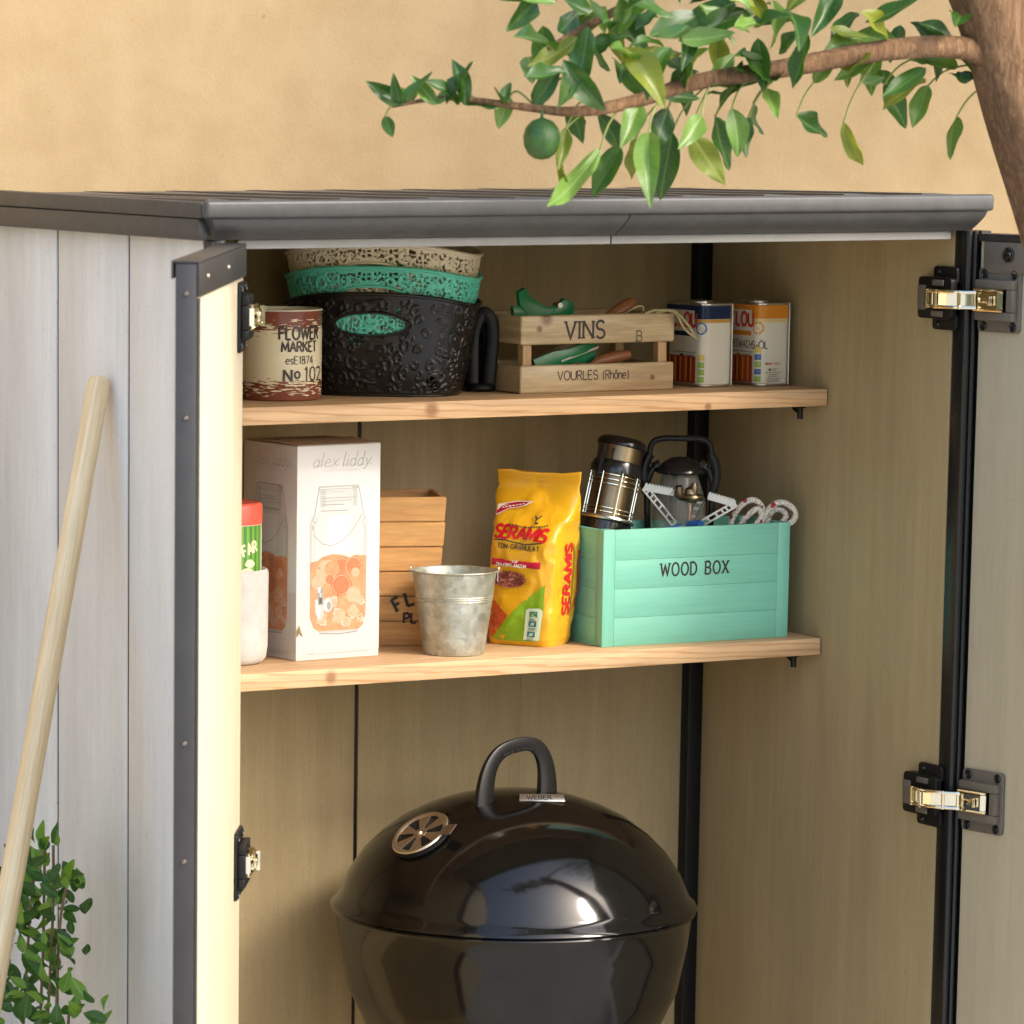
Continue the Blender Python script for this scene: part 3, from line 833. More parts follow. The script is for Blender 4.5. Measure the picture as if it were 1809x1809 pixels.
# trowel with wooden handle
m_handle = wood('turned_beech', (.42, .17, .07), (.30, .11, .04), 0, 30, .4, stretch=10)
t = thing('hand_trowel', 'hand trowel in the wine crate with its reddish wooden handle sticking up', 'trowel', (1.09, .56, z1(1.09) + .006))
b = MB()
ax = Vector((.86, -.05, .50)).normalized(); p0 = Vector((-.0486, .0, .0985)); n = 9
pp = [p0 + ax * (.085 * k / n) for k in range(n + 1)]
b.tube(pp, [.0085, .0095, .010, .0105, .011, .0115, .012, .012, .0112, .007], 14)
obj('handle', b, m_handle, t)
b = MB(); b.tube([p0, p0 - ax * .03, p0 - ax * .05 + Vector((0, 0, -.006))], .0038, 10); b.sweep([p0 - ax * .048 + Vector((0, 0, -.005)), p0 - ax * .075 + Vector((-.008, 0, -.010)), p0 - ax * .085 + Vector((-.035, 0, -.014))], lambda k: [(-.03 * (1 - k * .6), .006), (0, 0), (.03 * (1 - k * .6), .006), (0, .0012)])
obj('blade', b, M['steel'], t)
t = thing('wooden_dibber', 'small brown wooden dibber lying low in the wine crate', 'dibber', (1.06, .53, z1(1.09) + .02))
b = MB(); b.tube([(-.05, 0, .02), (-.03, 0, .028), (.0, 0, .034), (.03, 0, .038)], [.004, .009, .011, .008], 12)
obj('shaft', b, m_handle, t)
# twine
t = thing('twine_loop', 'loose loop of pale garden twine hanging over the right corner of the wine crate', 'twine', (1.13, .472, z1(1.13)))
b = MB()
def wig(ps, n=8):
    out = []
    P_ = [Vector(q) for q in ps]; P_ = [P_[0]] + P_ + [P_[-1]]
    for i in range(1, len(P_) - 2):
        for k in range(n):
            u = k / n; a, b_, c, d = P_[i - 1], P_[i], P_[i + 1], P_[i + 2]
            out.append(.5 * ((2 * b_) + (c - a) * u + (2 * a - 5 * b_ + 4 * c - d) * u * u + (3 * b_ - a - 3 * c + d) * u ** 3))
    out.append(P_[-2]); return out
b.tube(wig([(-.055, .02, .118), (-.034, .004, .1335), (-.012, -.0, .1355), (.008, -.006, .1335), (.020, -.012, .122), (.034, -.016, .105), (.046, -.018, .086)]), .0022, 7)
b.tube(wig([(-.02, .01, .130), (-.002, -.002, .1345), (.010, -.010, .128), (.020, -.012, .110), (.030, -.016, .098), (.044, -.018, .089)]), .0020, 7)
b.tube(wig([(-.075, .03, .125), (-.060, .012, .140), (-.045, .01, .142), (-.04, .02, .13)]), .0018, 7)
obj('strand', b, mat('jute_twine', (.36, .30, .15), .9, var=.25, vscale=200), t)
# black strap loop behind the crate
t = thing('black_strap', 'black loop of strap standing on the upper shelf between the baskets and the wine crate', 'strap', (.8175, .560, z1(.82)), radians(-31))
b = MB()
b.tube(wig([(-.016, 0, .006), (-.017, 0, .06), (-.014, 0, .105), (.000, 0, .132), (.013, 0, .118), (.016, 0, .09), (.013, 0, .05), (.010, .0, .006)], 6), .0075, 10, flat=1.5)
obj('loop', b, M['black'], t)
b = MB()
b.tube(wig([(-.020, .016, .008), (-.021, .018, .05), (-.016, .02, .092), (-.004, .022, .108), (.006, .02, .096), (.008, .018, .05), (.004, .016, .008), (-.008, .014, .0075), (-.020, .016, .008)], 6), .0072, 10, flat=1.6)
obj('loop', b, M['black'], t)
b = MB(); b.tube(wig([(-.020, -.004, .0078), (-.006, -.014, .0078), (.010, -.010, .0078), (.016, .006, .0078), (.006, .022, .0078), (-.012, .024, .0078), (-.022, .010, .0078)], 6), .0070, 10)
obj('coil', b, M['black'], t)

# ------------------------------------------------------------------ two square metal tins of wood finish
def paint_tin(label, loc, rotz, band, band2, kind):
    t = thing('paint_tin', label, 'tin', loc, rotz, 'square wood finish tins on the upper shelf')
    W2, D2, H, R_ = .034, .055, .144, .016
    def outline(g=0.0):
        w, d, r = W2 + g, D2 + g, R_ + g
        return arc(w - r, d - r, r, r, 0, 90, 5) + arc(-w + r, d - r, r, r, 90, 180, 5) + arc(-w + r, -d + r, r, r, 180, 270, 5) + arc(w - r, -d + r, r, r, 270, 360, 5)
    b = MB(); b.prism(outline(), H - .006, 0, T(0, 0, .003)); obj('tin_body', b, M['tinwhite'], t, smooth=30)
    b = MB()
    for z in (.003, H - .003):
        ring = [Vector((x, y, z)) for x, y in outline(.0008)]
        b.tube(ring, .0022, 6, closed=True)
    b.prism(outline(-.0015), .0008, 0, T(0, 0, H - .0035))
    b.lathe([(.022, H - .003), (.022, H + .001), (.020, H + .0018), (.018, H + .0005), (0, H + .0005)], 28)
    b.box(W2 - .0065, W2 + .0, -D2 - .0012, -D2 + .003, .003, H - .004, .001) if False else b.cyl((W2 - .006, -D2 - .0004, .003), (W2 - .006, -D2 - .0004, H - .003), .0016, 8)
    obj('tin_rim', b, M['steel'], t)
    # print wraps the left long side and the near short side
    def wrap(u, v, d):
        # u = 0 at the rounded near-left corner's middle; negative along the long side, positive along the short side
        q = R_ * pi / 4
        if u < -q: y = -D2 + R_ + (-u - q); return Vector((-W2 - d, y, v))
        if u > q: x = -W2 + R_ + (u - q); return Vector((x, -D2 - d, v))
        a = radians(225) + u / R_
        return Vector((-W2 + R_ + (R_ + d) * cos(a), -D2 + R_ + (R_ + d) * sin(a), v))
    p = Print(wrap, .0003)
    xr = .055
    p.rect(-.104, H - .028, xr, H - .0055, 0, 40); p.rect(-.104, H - .0345, xr, H - .0285, 1, 40)
    # left (long) side: name panel, coloured strip, picture of stained boards
    p.rect(-.090, H - .044, -.020, H - .014, 2, 14)
    p.text('CLOU', -.086, H - .041, .0225, w=.25, mi=3, sp=.22, sx=.95)
    p.rect(-.080, H - .058, -.020, H - .050, 4 if kind else 7, 10)
    if kind: p.text('HARTWACHS-\u00d6L', -.094, H - .079, .0125, w=.13, mi=5, sp=.16, sx=.90)
    else: p.text('HOLZ', -.070, H - .079, .0125, w=.13, mi=5, sp=.16) if False else None
    for k in range(14): p.rect(-.084 + k * .005, H - .0865, -.0805 + k * .005, H - .0848, 5)
    p.rect(-.062, H - .101, -.050, H - .089, 4 if kind else 7, 3); p.rect(-.046, H - .101, -.018, H - .089, 8, 5)
    for k in range(9): p.rect(-.038 + k * .0018, H - .099, -.0372 + k * .0018, H - .0905, 5)
    p.rect(-.100, .006, -.014, .052, 6, 16)
    for k in range(8): p.rect(-.098 + k * .0105 + rng.uniform(-.002, .002), .006, -.0955 + k * .0105, .052, 9)
    for k in range(5): p.rect(-.093 + k * .016, .009, -.088 + k * .016, .050, 4)
    # corner badge
    p.disc(-.003, H - .044, .0105, .0105, 4 if kind else 10, 24, 3); p.disc(-.003, H - .044, .0078, .0078, 2, 24, 3)
    if kind:
        for a in range(8): p.disc(-.003 + .0092 * cos(a * .785), H - .044 + .0092 * sin(a * .785), .0012, .0012, 1, 6)
        p.rect(-.0065, H - .0415, .001, H - .0402, 3); p.rect(-.006, H - .0450, -.0015, H - .0437, 3); p.rect(-.005, H - .048, 0, H - .0468, 3)
    else:
        p.poly([(-.009, H - .0465), (-.003, H - .039), (.003, H - .0465)], 10, 2); p.rect(-.008, H - .0495, .002, H - .0475, 10, 3)
        for a in range(6): p.rect(-.003 + .0086 * cos(a * 1.05 + .2) - .0006, H - .044 + .0086 * sin(a * 1.05 + .2) - .0006, -.003 + .0086 * cos(a * 1.05 + .2) + .0006, H - .044 + .0086 * sin(a * 1.05 + .2) + .0006, 2)
    for k in range(5 if kind else 4):
        z = .008 + k * .0125
        c = [11, 12 if kind else 11, 11, 13 if kind else 11, 14][k] if kind else [11, 11, 11, 14][k]
        if kind: c = [11, 10, 11, 13, 14][k]
        p.rect(-.0075, z, .0035, z + .0095, c, 4)
        p.stroke([(-.0055, z + .003), (-.002, z + .006), (.0015, z + .004)], .0012, 2)
    if kind:
        p.text('INHALT: 0,75 L'.replace(':', ' '), .011, .037, .0035, w=.2, mi=3, sp=.3, sx=.80)
        p.rect(.017, .029, .0225, .0305, 5); p.rect(.017, .0275, .0225, .029, 3); p.rect(.017, .0262, .0225, .0275, 11)
        p.rect(.025, .0295, .034, .0303, 5); p.rect(.025, .0272, .033, .028, 5)
        for z, a, c in ((.023, .011, .043), (.0195, .018, .038), (.0168, .017, .036), (.0135, .013, .041), (.0105, .014, .040), (.008, .013, .041)):
            u = a
            while u < c: k = rng.uniform(.002, .006); p.rect(u, z, min(c, u + k), z + .0009, 5); u += k + .0008
    p.build('label_print', [band, band2, M['tinwhite'], M['red'], M['tinorange'], M['ink'], M['tinboards'], M['tinnavy'], M['tingrey'], M['tinboards2'], M['tinblue'], M['tingreen'], M['tinorange'], M['tinblue'], M['tinyellow']], t)
    return t
M['tinwhite'] = mat('glossy_cream_tin', (.66, .62, .50), .2)
M['tinorange'] = mat('tin_orange', (.62, .22, .02), .2); M['tinyellow'] = mat('tin_yellow', (.62, .46, .08), .25); M['tinboards'] = mat('tin_boards', (.36, .05, .02), .25, var=.4, vscale=60, stretch=(1, 1, .1))
M['tinboards2'] = mat('tin_boards_dark', (.09, .015, .01), .25); M['tinnavy'] = mat('tin_navy', (.008, .02, .06), .15); M['tingrey'] = mat('tin_grey', (.35, .33, .28), .3); M['tinblue'] = mat('tin_blue', (.03, .12, .32), .25)
M['tingreen'] = mat('tin_green', (.26, .42, .06), .25); M['tinocre'] = mat('tin_ochre', (.50, .28, .06), .2); M['tinpale'] = mat('tin_pale_yellow', (.66, .52, .22), .2)
paint_tin('square tin of wood finish with a dark blue band, beside the wine crate', (1.252, .557, z1(1.25)), radians(1), M['tinnavy'], M['tinocre'], 0)
paint_tin('square tin with an orange band at the right end of the upper shelf', (1.357, .537, z1(1.35)), radians(0), M['tinorange'], M['tinpale'], 1)

# ------------------------------------------------------------------ lower shelf: stone pot with a tin in it
t = thing('stone_pot', 'pale grey concrete pot at the left end of the lower shelf', 'plant pot', (.322, .528, z2(.32)))
b = MB(); b.lathe([(0, 0), (.046, 0), (.054, .003), (.060, .011), (.0625, .03), (.0635, .147), (.0625, .153), (.060, .156), (.0575, .154), (.056, .14), (.054, .03), (0, .028)], 48)
obj('pot_body', b, mat('pale_concrete', (.52, .50, .46), .85, var=.08, vscale=30, var2=.1, vscale2=160, bump=.2, bscale=260), t)
t = thing('seed_tin', 'round tin with a red lid and green striped label standing in the concrete pot', 'tin', (.322, .528, z2(.32) + .029), radians(0))
TR = .0515
b = MB(); b.lathe([(0, 0), (TR, 0), (TR, .201)], 48); obj('tin_body', b, M['cream'], t)
b = MB(); b.lathe([(TR + .001, .2012), (TR + .0014, .229), (TR + .0005, .233), (TR - .003, .236), (TR - .005, .2345), (0, .2335)], 48)
obj('lid', b, mat('red_lid', (.62, .10, .06), .35, var=.1, vscale=40), t)
p = Print(round_wall(TR, radians(-118.5) + .0 ), .0003)
for k in range(10):
    u = .012 + k * .0055
    p.rect(u, .005, u + .0056, .200, 0 if k % 2 else 1, 2)
for k in range(16): p.rect(-.03, .012 + k * .012, .0115, .018 + k * .012, 2, 8)
p.text('FAR', .0235, .150, .0175, w=.24, mi=3, ang=.28, serif=.0, sp=.15, sx=.8)
p.disc(.030, .108, .0205, .0235, 3, 28, 3); p.disc(.030, .108, .016, .019, 4, 28, 3)
p.disc(.027, .108, .0055, .0075, 2, 14, 2); p.poly([(.024, .116), (.027, .1145), (.031, .117), (.028, .119)], 0)
p.disc(.036, .138, .010, .007, 3, 14, 2, .2)
p.text('a', .036, .101, .013, w=.2, mi=5)
p.build('label_print', [mat('label_green', (.16, .36, .05), .35), mat('label_dark_green', (.06, .20, .03), .35), mat('label_red', (.55, .06, .04), .35), mat('label_cream', (.74, .66, .42), .35), mat('label_beige', (.72, .56, .34), .35), mat('label_orange', (.62, .30, .08), .35)], t)

# ------------------------------------------------------------------ tall white carton with a picture of a drinks jar
t = thing('jar_carton', 'tall white carton printed with a clip-top drinks jar of orange punch on the lower shelf', 'box', (.4275, .494, z2(.43)), radians(4.1))
m_card = mat('white_card', (.60, .585, .55), .5, var=.02, vscale=20)
b = MB(); b.box(0, .164, 0, .165, 0, .354, .0012); obj('carton', b, m_card, t)
b = MB()
b.add([(.0005, -.0005, .3545), (.1635, -.0005, .3545), (.163, .085, .3585), (.001, .085, .3575), (.0005, -.0005, .3553), (.1635, -.0005, .3553), (.163, .085, .3593), (.001, .085, .3583)], [(0, 1, 2, 3), (4, 5, 6, 7), (0, 1, 5, 4), (1, 2, 6, 5), (2, 3, 7, 6), (3, 0, 4, 7)])
b.add([(.0005, .165, .3545), (.1635, .165, .3545), (.163, .084, .3565), (.001, .084, .3566), (.0005, .165, .3553), (.1635, .165, .3553), (.163, .084, .3573), (.001, .084, .3574)], [(0, 1, 2, 3), (4, 5, 6, 7), (0, 1, 5, 4), (1, 2, 6, 5), (2, 3, 7, 6), (3, 0, 4, 7)])
obj('top_flap', b, mat('brown_card', (.42, .33, .24), .7), t, smooth=0)
PM = [mat('print_glass_pale', (.53, .535, .50), .5), mat('print_glass_line', (.40, .40, .36), .5), mat('print_glass_dark', (.27, .27, .24), .5),
      mat('print_orange', (.58, .26, .12), .5, var=.18, vscale=60), mat('print_orange_deep', (.50, .17, .07), .5, var=.15, vscale=60), mat('print_orange_light', (.60, .36, .22), .5, var=.1, vscale=80),
      mat('print_grey', (.45, .45, .43), .5), mat('print_dark', (.08, .08, .07), .5), mat('print_tabletop', (.56, .53, .50), .5), mat('print_paper_white', (.62, .61, .58), .5), mat('print_bronze', (.22, .15, .05), .5), mat('print_scarlet', (.50, .15, .06), .5), mat('print_glass_shade', (.44, .445, .41), .5)]
def jar_picture(f, name):
    p = Print(f, .0002, .000006)
    p.rect(.0, .012, .164, .112, 8)
    # jar silhouette
    body = [(.034, .050), (.044, .043), (.122, .043), (.132, .050), (.137, .066), (.137, .222)] + arc(.121, .222, .016, .020, 0, 80, 6) + [(.119, .250), (.119, .284), (.045, .284), (.045, .250)] + arc(.043, .222, .016, .020, 100, 180, 6) + [(.027, .066)]
    p.poly(body, 0, 1)
    for (u0, u1) in ((.028, .035), (.129, .136)): p.rect(u0, .16, u1, .224, 12)
    p.rect(.060, .176, .104, .238, 9); p.rect(.046, .252, .056, .282, 12); p.rect(.110, .252, .118, .282, 12)
    for k in range(9):
        v = .246 + k * .0052; p.stroke([(.040 + rng.uniform(0, .01), v), (.120 - rng.uniform(0, .03), v + rng.uniform(-.001, .001))], .0007 + rng.uniform(0, .0012), rng.choice((1, 1, 9, 2)))
    p.rect(.042, .281, .121, .287, 1); p.rect(.045, .2825, .108, .2845, 9)
    for a, b_ in (((.043, .283), (.034, .238)), ((.121, .284), (.131, .240))): p.stroke([a, b_], .0013, 2)
    p.stroke([(.034, .238), (.031, .230), (.036, .226), (.040, .234)], .0012, 2); p.stroke([(.131, .240), (.134, .232), (.128, .226)], .0012, 2)
    p.stroke([(.030, .222), (.036, .204), (.050, .192), (.068, .188), (.088, .194), (.106, .208), (.120, .226), (.128, .238)], .0013, 2)
    p.stroke([(.027, .07), (.026, .222), (.030, .238)], .0012, 1); p.stroke([(.137, .07), (.138, .222), (.132, .238)], .0012, 1)
    for u in (.031, .129): p.stroke([(u, .16), (u + .001, .215)], .002, 9)
    # punch
    top = [(.0265, .162), (.040, .164), (.050, .170), (.070, .174), (.090, .172), (.104, .167), (.116, .171), (.137, .169)]
    p.poly([(.0265, .07), (.034, .053), (.046, .0455), (.120, .0455), (.131, .053), (.1365, .07)] + top[::-1], 3, 6)
    for (u, v, r, m) in ((.060, .145, .024, 5), (.088, .150, .022, 4), (.112, .152, .020, 4), (.088, .122, .022, 11), (.070, .150, .016, 3), (.122, .130, .016, 3), (.042, .128, .014, 5), (.112, .105, .016, 5), (.046, .100, .012, 3), (.090, .122, .014, 4), (.116, .142, .009, 5), (.065, .132, .009, 4)):
        p.disc(u, v, r * .9, r * .85, m, 22, 3, .06)
        if r > .018: p.stroke(arc(u, v, r * .78, r * .74, 0, 360, 20), .0012, 5)
    for (u, v, s_) in ((.050, .068, .012), (.084, .070, .014), (.112, .078, .012), (.070, .094, .011), (.100, .060, .010), (.125, .095, .009), (.125, .066, .008)):
        c, d = cos(u * 90), sin(u * 90)
        q = [(u + s_ * (x * c - y * d) * .8, v + s_ * (x * d + y * c) * .8) for x, y in ((-1, -.9), (0, -1.05), (1, -.9), (1.05, 0), (.95, 1), (0, .95), (-1, 1), (-.95, 0))]
        p.poly(q, 5, 2); p.stroke(q[3:6], .0012, 9)
    for k in range(40):
        u, v = rng.uniform(.034, .130), rng.uniform(.05, .16); p.disc(u, v, rng.uniform(.0008, .003), rng.uniform(.0006, .002), rng.choice((4, 5, 5, 11, 3)), 8)
    p.rect(.046, .0445, .120, .047, 6); p.stroke([(.045, .0435), (.085, .041), (.122, .0435)], .0016, 2)
    # tap
    p.disc(.061, .090, .0095, .0125, 6, 18); p.disc(.060, .090, .006, .009, 9, 16); p.disc(.0635, .089, .004, .007, 2, 12)
    p.poly([(.036, .100), (.053, .104), (.054, .078), (.049, .066), (.043, .066), (.037, .078)], 6); p.poly([(.039, .098), (.046, .100), (.047, .079), (.044, .068), (.0405, .078)], 9)
    p.poly([(.041, .120), (.051, .122), (.053, .092), (.042, .090)], 2); p.poly([(.041, .120), (.048, .121), (.046, .112), (.042, .111)], 9); p.rect(.0445, .093, .050, .103, 7); p.rect(.0455, .104, .049, .111, 6)
    # swing bow emblem at the corner
    p.poly([(.000, .050), (.006, .060), (.008, .052), (.013, .040), (.008, .042), (.004, .048), (.001, .038)], 10)
    p.stroke([(.010, .066), (.014, .062)], .002, 6)
    # script logo and small lines
    def script(u, v, h, mi):
        x = u
        for ch in 'alex liddy':
            gw, st = G[ch]
            for pl in st: p.stroke([(x + (a + .35 * bb) * h, v + bb * h * (1.25 if ch in 'ldh' and bb > .66 else 1)) for a, bb in pl], .0009, mi)
            if ch not in ' ': p.stroke([(x + (gw) * h, v + .02 * h), (x + (gw + .26) * h, v + .2 * h)], .0006, mi)
            x += (gw + (.26 if ch != ' ' else -.05)) * h
    script(.030, .3185, .0190, 1)
    u = .05
    while u < .122: k = rng.uniform(.003, .008); p.rect(u, .3115, min(.122, u + k), .3122, 0); u += k + .0015
    p.text('Pays', .022, .0085, .0048, w=.2, mi=2, sp=.3) if False else p.rect(.022, .0095, .0375, .0125, 6)
    u = .042
    while u < .148: k = rng.uniform(.004, .012); p.rect(u, .0095, min(.148, u + k), .012, 8 if rng.random() < .5 else 0); u += k + .002
    return p.build(name, PM, t)
jar_picture(flat((0, 0, 0), (1, 0, 0), (0, 0, 1), (0, -1, 0)), 'jar_picture')
jar_picture(flat((0, .165, 0), (0, -1, 0), (0, 0, 1), (-1, 0, 0)), 'jar_picture')

# ------------------------------------------------------------------ tapered planter of stacked boards
m_plant = wood('planter_boards', (.66, .36, .12), (.50, .24, .07), 0, 24, .6, stretch=9)
t = thing('board_planter', 'tapered orange wooden planter of stacked boards behind the zinc bucket', 'planter', (.6966, .657, z2(.67)), radians(-22))
hs = [0, .0445, .0885, .132, .1755, .2195, .264]
ht = [x * .255 / .264 for x in hs]
for k in range(6):
    b = MB(); z0, z1_ = ht[k] + .0007, ht[k + 1] - .0007
    def hw(z): return .070 + .017 * z / .255, .060 + .015 * z / .255
    (a0, d0), (a1, d1) = hw(z0), hw(z1_)
    j = rng.uniform(-.0012, .0012); w_ = .009
    a0 += j; a1 += j
    vs = []
    for (a, d, z) in ((a0, d0, z0), (a1, d1, z1_)):
        vs += [(-a, -d, z), (a, -d, z), (a, d, z), (-a, d, z), (-a + w_, -d + w_, z), (a - w_, -d + w_, z), (a - w_, d - w_, z), (-a + w_, d - w_, z)]
    fs = []
    for i in range(4):
        l = (i + 1) % 4
        fs += [(i, l, 8 + l, 8 + i), (4 + i, 12 + i, 12 + l, 4 + l), (i, 4 + i, 4 + l, l), (8 + i, 8 + l, 12 + l, 12 + i)]
    bm = bmesh.new(); bv = [bm.verts.new(v) for v in vs]
    for f in fs: bm.faces.new([bv[i] for i in f])
    bmesh.ops.recalc_face_normals(bm, faces=bm.faces[:])
    bmesh.ops.bevel(bm, geom=bm.edges[:], offset=.0016, segments=2, affect='EDGES')
    b.addbm(bm); obj('board', b, m_plant, t)
b = MB(); b.box(-.058, .058, -.048, .048, .004, .02)
obj('planter_floor', b, m_plant, t, smooth=0)
nrm = Vector((0, -.255, -.025)).normalized()
p = Print(flat((0, -.060, 0), (1, 0, 0), Vector((0, -.015, .255)).normalized(), Vector((0, -.255, -.015)).normalized()), .0018)
for ch, u, v, a in (('F', .006, .0600, .50), ('L', .0235, .0695, .30), ('O', .0405, .0750, .10)): p.text(ch, u, v, .0225, w=.24, serif=.15, ang=a)
p.text('PL', .017, .0405, .0165, w=.22, serif=.15)
p.build('lettering', [M['ink']], t)

# ------------------------------------------------------------------ zinc bucket
def zinc():
    m, nt, b = base_mat('galvanised_zinc')
    vec = coords(nt)
    vo = nd(nt, 'ShaderNodeTexVoronoi'); vo.inputs['Scale'].default_value = 95; vo.feature = 'SMOOTH_F1'; vo.inputs['Smoothness'].default_value = .25
    w = nd(nt, 'ShaderNodeMixRGB'); w.inputs[0].default_value = .5
    n = nd(nt, 'ShaderNodeTexNoise'); n.inputs['Scale'].default_value = 30; L(nt, vec, n.inputs['Vector'])
    ad = nd(nt, 'ShaderNodeVectorMath', operation='ADD'); sc_ = nd(nt, 'ShaderNodeVectorMath', operation='SCALE'); sc_.inputs['Scale'].default_value = .03
    L(nt, n.outputs['Color'], sc_.inputs[0]); L(nt, vec, ad.inputs[0]); L(nt, sc_.outputs[0], ad.inputs[1]); L(nt, ad.outputs[0], vo.inputs['Vector'])
    c = ramp(nt, vo.outputs['Color'], [(.1, (.42, .42, .36)), (.9, (.58, .59, .52))])
    k = ramp(nt, noise_tex(nt, vec, 24, 4, .6), [(.3, (.72, .70, .60)), (.65, (1, 1, 1))])
    c = mixc(nt, 1.0, c, k, 'MULTIPLY')
    L(nt, c, b.inputs['Base Color']); b.inputs['Metallic'].default_value = .75
    r = ramp(nt, vo.outputs['Color'], [(0, (.36, .36, .36)), (1, (.52, .52, .52))]); L(nt, r, b.inputs['Roughness'])
    return m
mz = zinc()
t = thing('zinc_bucket', 'small galvanised zinc bucket standing near the front edge of the lower shelf', 'bucket', (.7200, .478, z2(.72)))
b = MB()
def br(z): return .0515 + (.0700 - .0515) * z / .137
pf = [(0, .004), (.047, .004), (.0495, .0), (.0515, .001)] + [(br(z), z) for z in (.02, .05, .0895)]
pf += [(br(.091) + .0012, .091), (br(.0925), .0925), (br(.0945) + .0012, .0945), (br(.096), .096), (br(.098) + .001, .098), (br(.0995), .0995), (br(.1365), .1365)]
pf += [(.0712, .1375), (.0722, .139), (.0712, .1405), (.0696, .139), (.068, .130), (.052, .010), (0, .009)]
b.lathe(pf, 56); obj('bucket_body', b, mz, t)
lug = Vector((-cos(radians(32)), sin(radians(32)), 0))
for sg in (1, -1):
    b = MB(); q = lug * sg * .0715
    b.prism([(-.010, -.014), (.010, -.014), (.006, .004), (-.006, .004)], .0012, 0, frame((q.x, q.y, .136), (-lug.y, lug.x, 0), (0, 0, 1), lug * sg))
    b.tube([q + lug * sg * .002 + Vector((0, 0, .142)) + Vector((-lug.y, lug.x, 0)) * .005 * cos(a) + Vector((0, 0, .005 * sin(a))) for a in [2 * pi * k / 12 for k in range(12)]], .0012, 6, closed=True)
    obj('handle_lug', b, mz, t)

# ------------------------------------------------------------------ yellow bag of clay granules
t = thing('granule_bag', 'yellow foil bag of clay granules between the zinc bucket and the turquoise box', 'bag', (.9095, .547, z2(.9)), radians(-56.5))
BW, BD, BHt = .0640, .0510, .292
def bag_par(v):
    k = min(1, max(0, (v - .60) / .33)); k = k * k * (3 - 2 * k)
    a = BW * (1 - k) + .0800 * k; d = BD * (1 - k) + .0028 * k
    bulge = sin(pi * min(1, v / .93)) ** .7
    a *= .98 + .05 * bulge * (1 - k); d *= .95 + .13 * bulge
    if v < .04: a *= .95 + .05 * v / .04; d *= .93 + .07 * v / .04
    e = .38 + .30 * k
    return a, d, e
def bag_fin(x, y, z, v, d):
    l = math.hypot(x / BW, y / BD) or 1e-9
    ox, oy = x / BW / l, y / BD / l
    P_ = Vector((x * 24 + 3, y * 24, z * 20)); w1 = noise.noise(P_) * .0048 + (.3 - abs(noise.noise(Vector((x * 42 + z * 14, y * 42 + 9, z * 30 - x * 18))))) * .0040
    k = min(1, max(0, (v - .55) / .3))
    w1 += k * .009 * noise.noise(Vector((x * 30 + 1, 7, z * 34))) * (1 if v < .93 else .4)
    f = min(1, v / .03) if v < .03 else 1
    w1 *= f
    lean = .016 * v
    yy = y + oy * (w1 + d) - .012 * max(0, v - .8) * 2
    return Vector((x + ox * (w1 * .7 + d) + lean, yy, z))
def bag_pt(th, v, d=0.0):
    a, dd, e = bag_par(v)
    cx, sy = cos(th), sin(th)
    x = a * math.copysign(abs(cx) ** e, cx); y = dd * math.copysign(abs(sy) ** e, sy)
    z = v * BHt
    if v > .9: z += .0035 * noise.noise(Vector((x * 30, 3, 1))) * (v - .9) * 10 + .004 * (x / .08) ** 2 * (v - .9) * 10
    return bag_fin(x, y, z, v, d)
def bag_front(u, v, d):
    V_ = v / BHt; a, dd, e = bag_par(V_); s_ = max(-.985, min(.985, u / BW))
    x = a * s_; y = -dd * (1 - abs(s_) ** (2 / e)) ** (e / 2)
    z = v
    return bag_fin(x, y, z, V_, d)
def bag_side(u, v, d):
    V_ = v / BHt; a, dd, e = bag_par(V_); s_ = max(-.985, min(.985, u / BD))
    y = dd * s_; x = a * (1 - abs(s_) ** (2 / e)) ** (e / 2)
    return bag_fin(x, y, v, V_, d)
b = MB(); NS_, NV_ = 220, 180; vs = []; fs = []
for j in range(NV_ + 1):
    for i in range(NS_): vs.append(bag_pt(2 * pi * i / NS_, j / NV_))
for j in range(NV_):
    for i in range(NS_):
        k = (i + 1) % NS_; fs.append((j * NS_ + i, j * NS_ + k, (j + 1) * NS_ + k, (j + 1) * NS_ + i))
fs.append(tuple(range(NS_))[::-1]); fs.append(tuple(NV_ * NS_ + i for i in range(NS_)))
b.add(vs, fs)
obj('bag', b, mat('yellow_foil', (.72, .37, .012), .20, var=.06, vscale=14, coat=.5), t, smooth=60)
b = MB()
for j in range(5):
    v = .945 + j * .0095
    b.tube([bag_pt(pi + pi * i / 60, v, .0004) for i in range(2, 59)], .0005, 4)
obj('seal_crimp', b, mat('yellow_foil_crimp', (.66, .33, .012), .35), t)
p = Print(bag_front, .0013, .00003)
p.poly([(-.055, .012), (-.055, .075), (-.051, .082), (-.040, .0735), (-.028, .062), (-.016, .052), (-.020, .045), (-.034, .028), (-.048, .013)], 1, 7)
p.fine = True
for k in range(40):
    u = rng.uniform(-.053, -.025); v = rng.uniform(.016, .075)
    if v < .012 + (.055 + u) * .9 or v > .08 - (u + .055) * .75: continue
    p.disc(u, v, rng.uniform(.001, .0038), rng.uniform(.001, .003), rng.choice((2, 7, 8)), 9, 1, .3)
p.fine = False
p.poly([(-.046, .010), (-.034, .027), (-.017, .047), (-.004, .062), (.012, .079), (.024, .088), (.036, .098), (.046, .108), (.045, .060), (.042, .010), (.01, .008), (-.02, .008)], 3, 8)
def tx(*a, **k): p.text(*a, **k)
tx('SERAMIS', -.051, .184, .0205, w=.24, mi=2, sp=.13, slant=.10, sx=.93, ang=-.055)
p.stroke([(-.050, .1795), (-.030, .180), (-.015, .1765), (.005, .173), (.025, .176), (.036, .178)], .0022, 4)
tx('TON-GRANULAT', -.043, .1660, .0078, w=.2, mi=4, sp=.26, sx=.9, ang=-.04)
p.poly([(-.052, .1475), (.036, .1445), (.036, .133), (-.052, .136)], 5, 10)
p.o += .0003
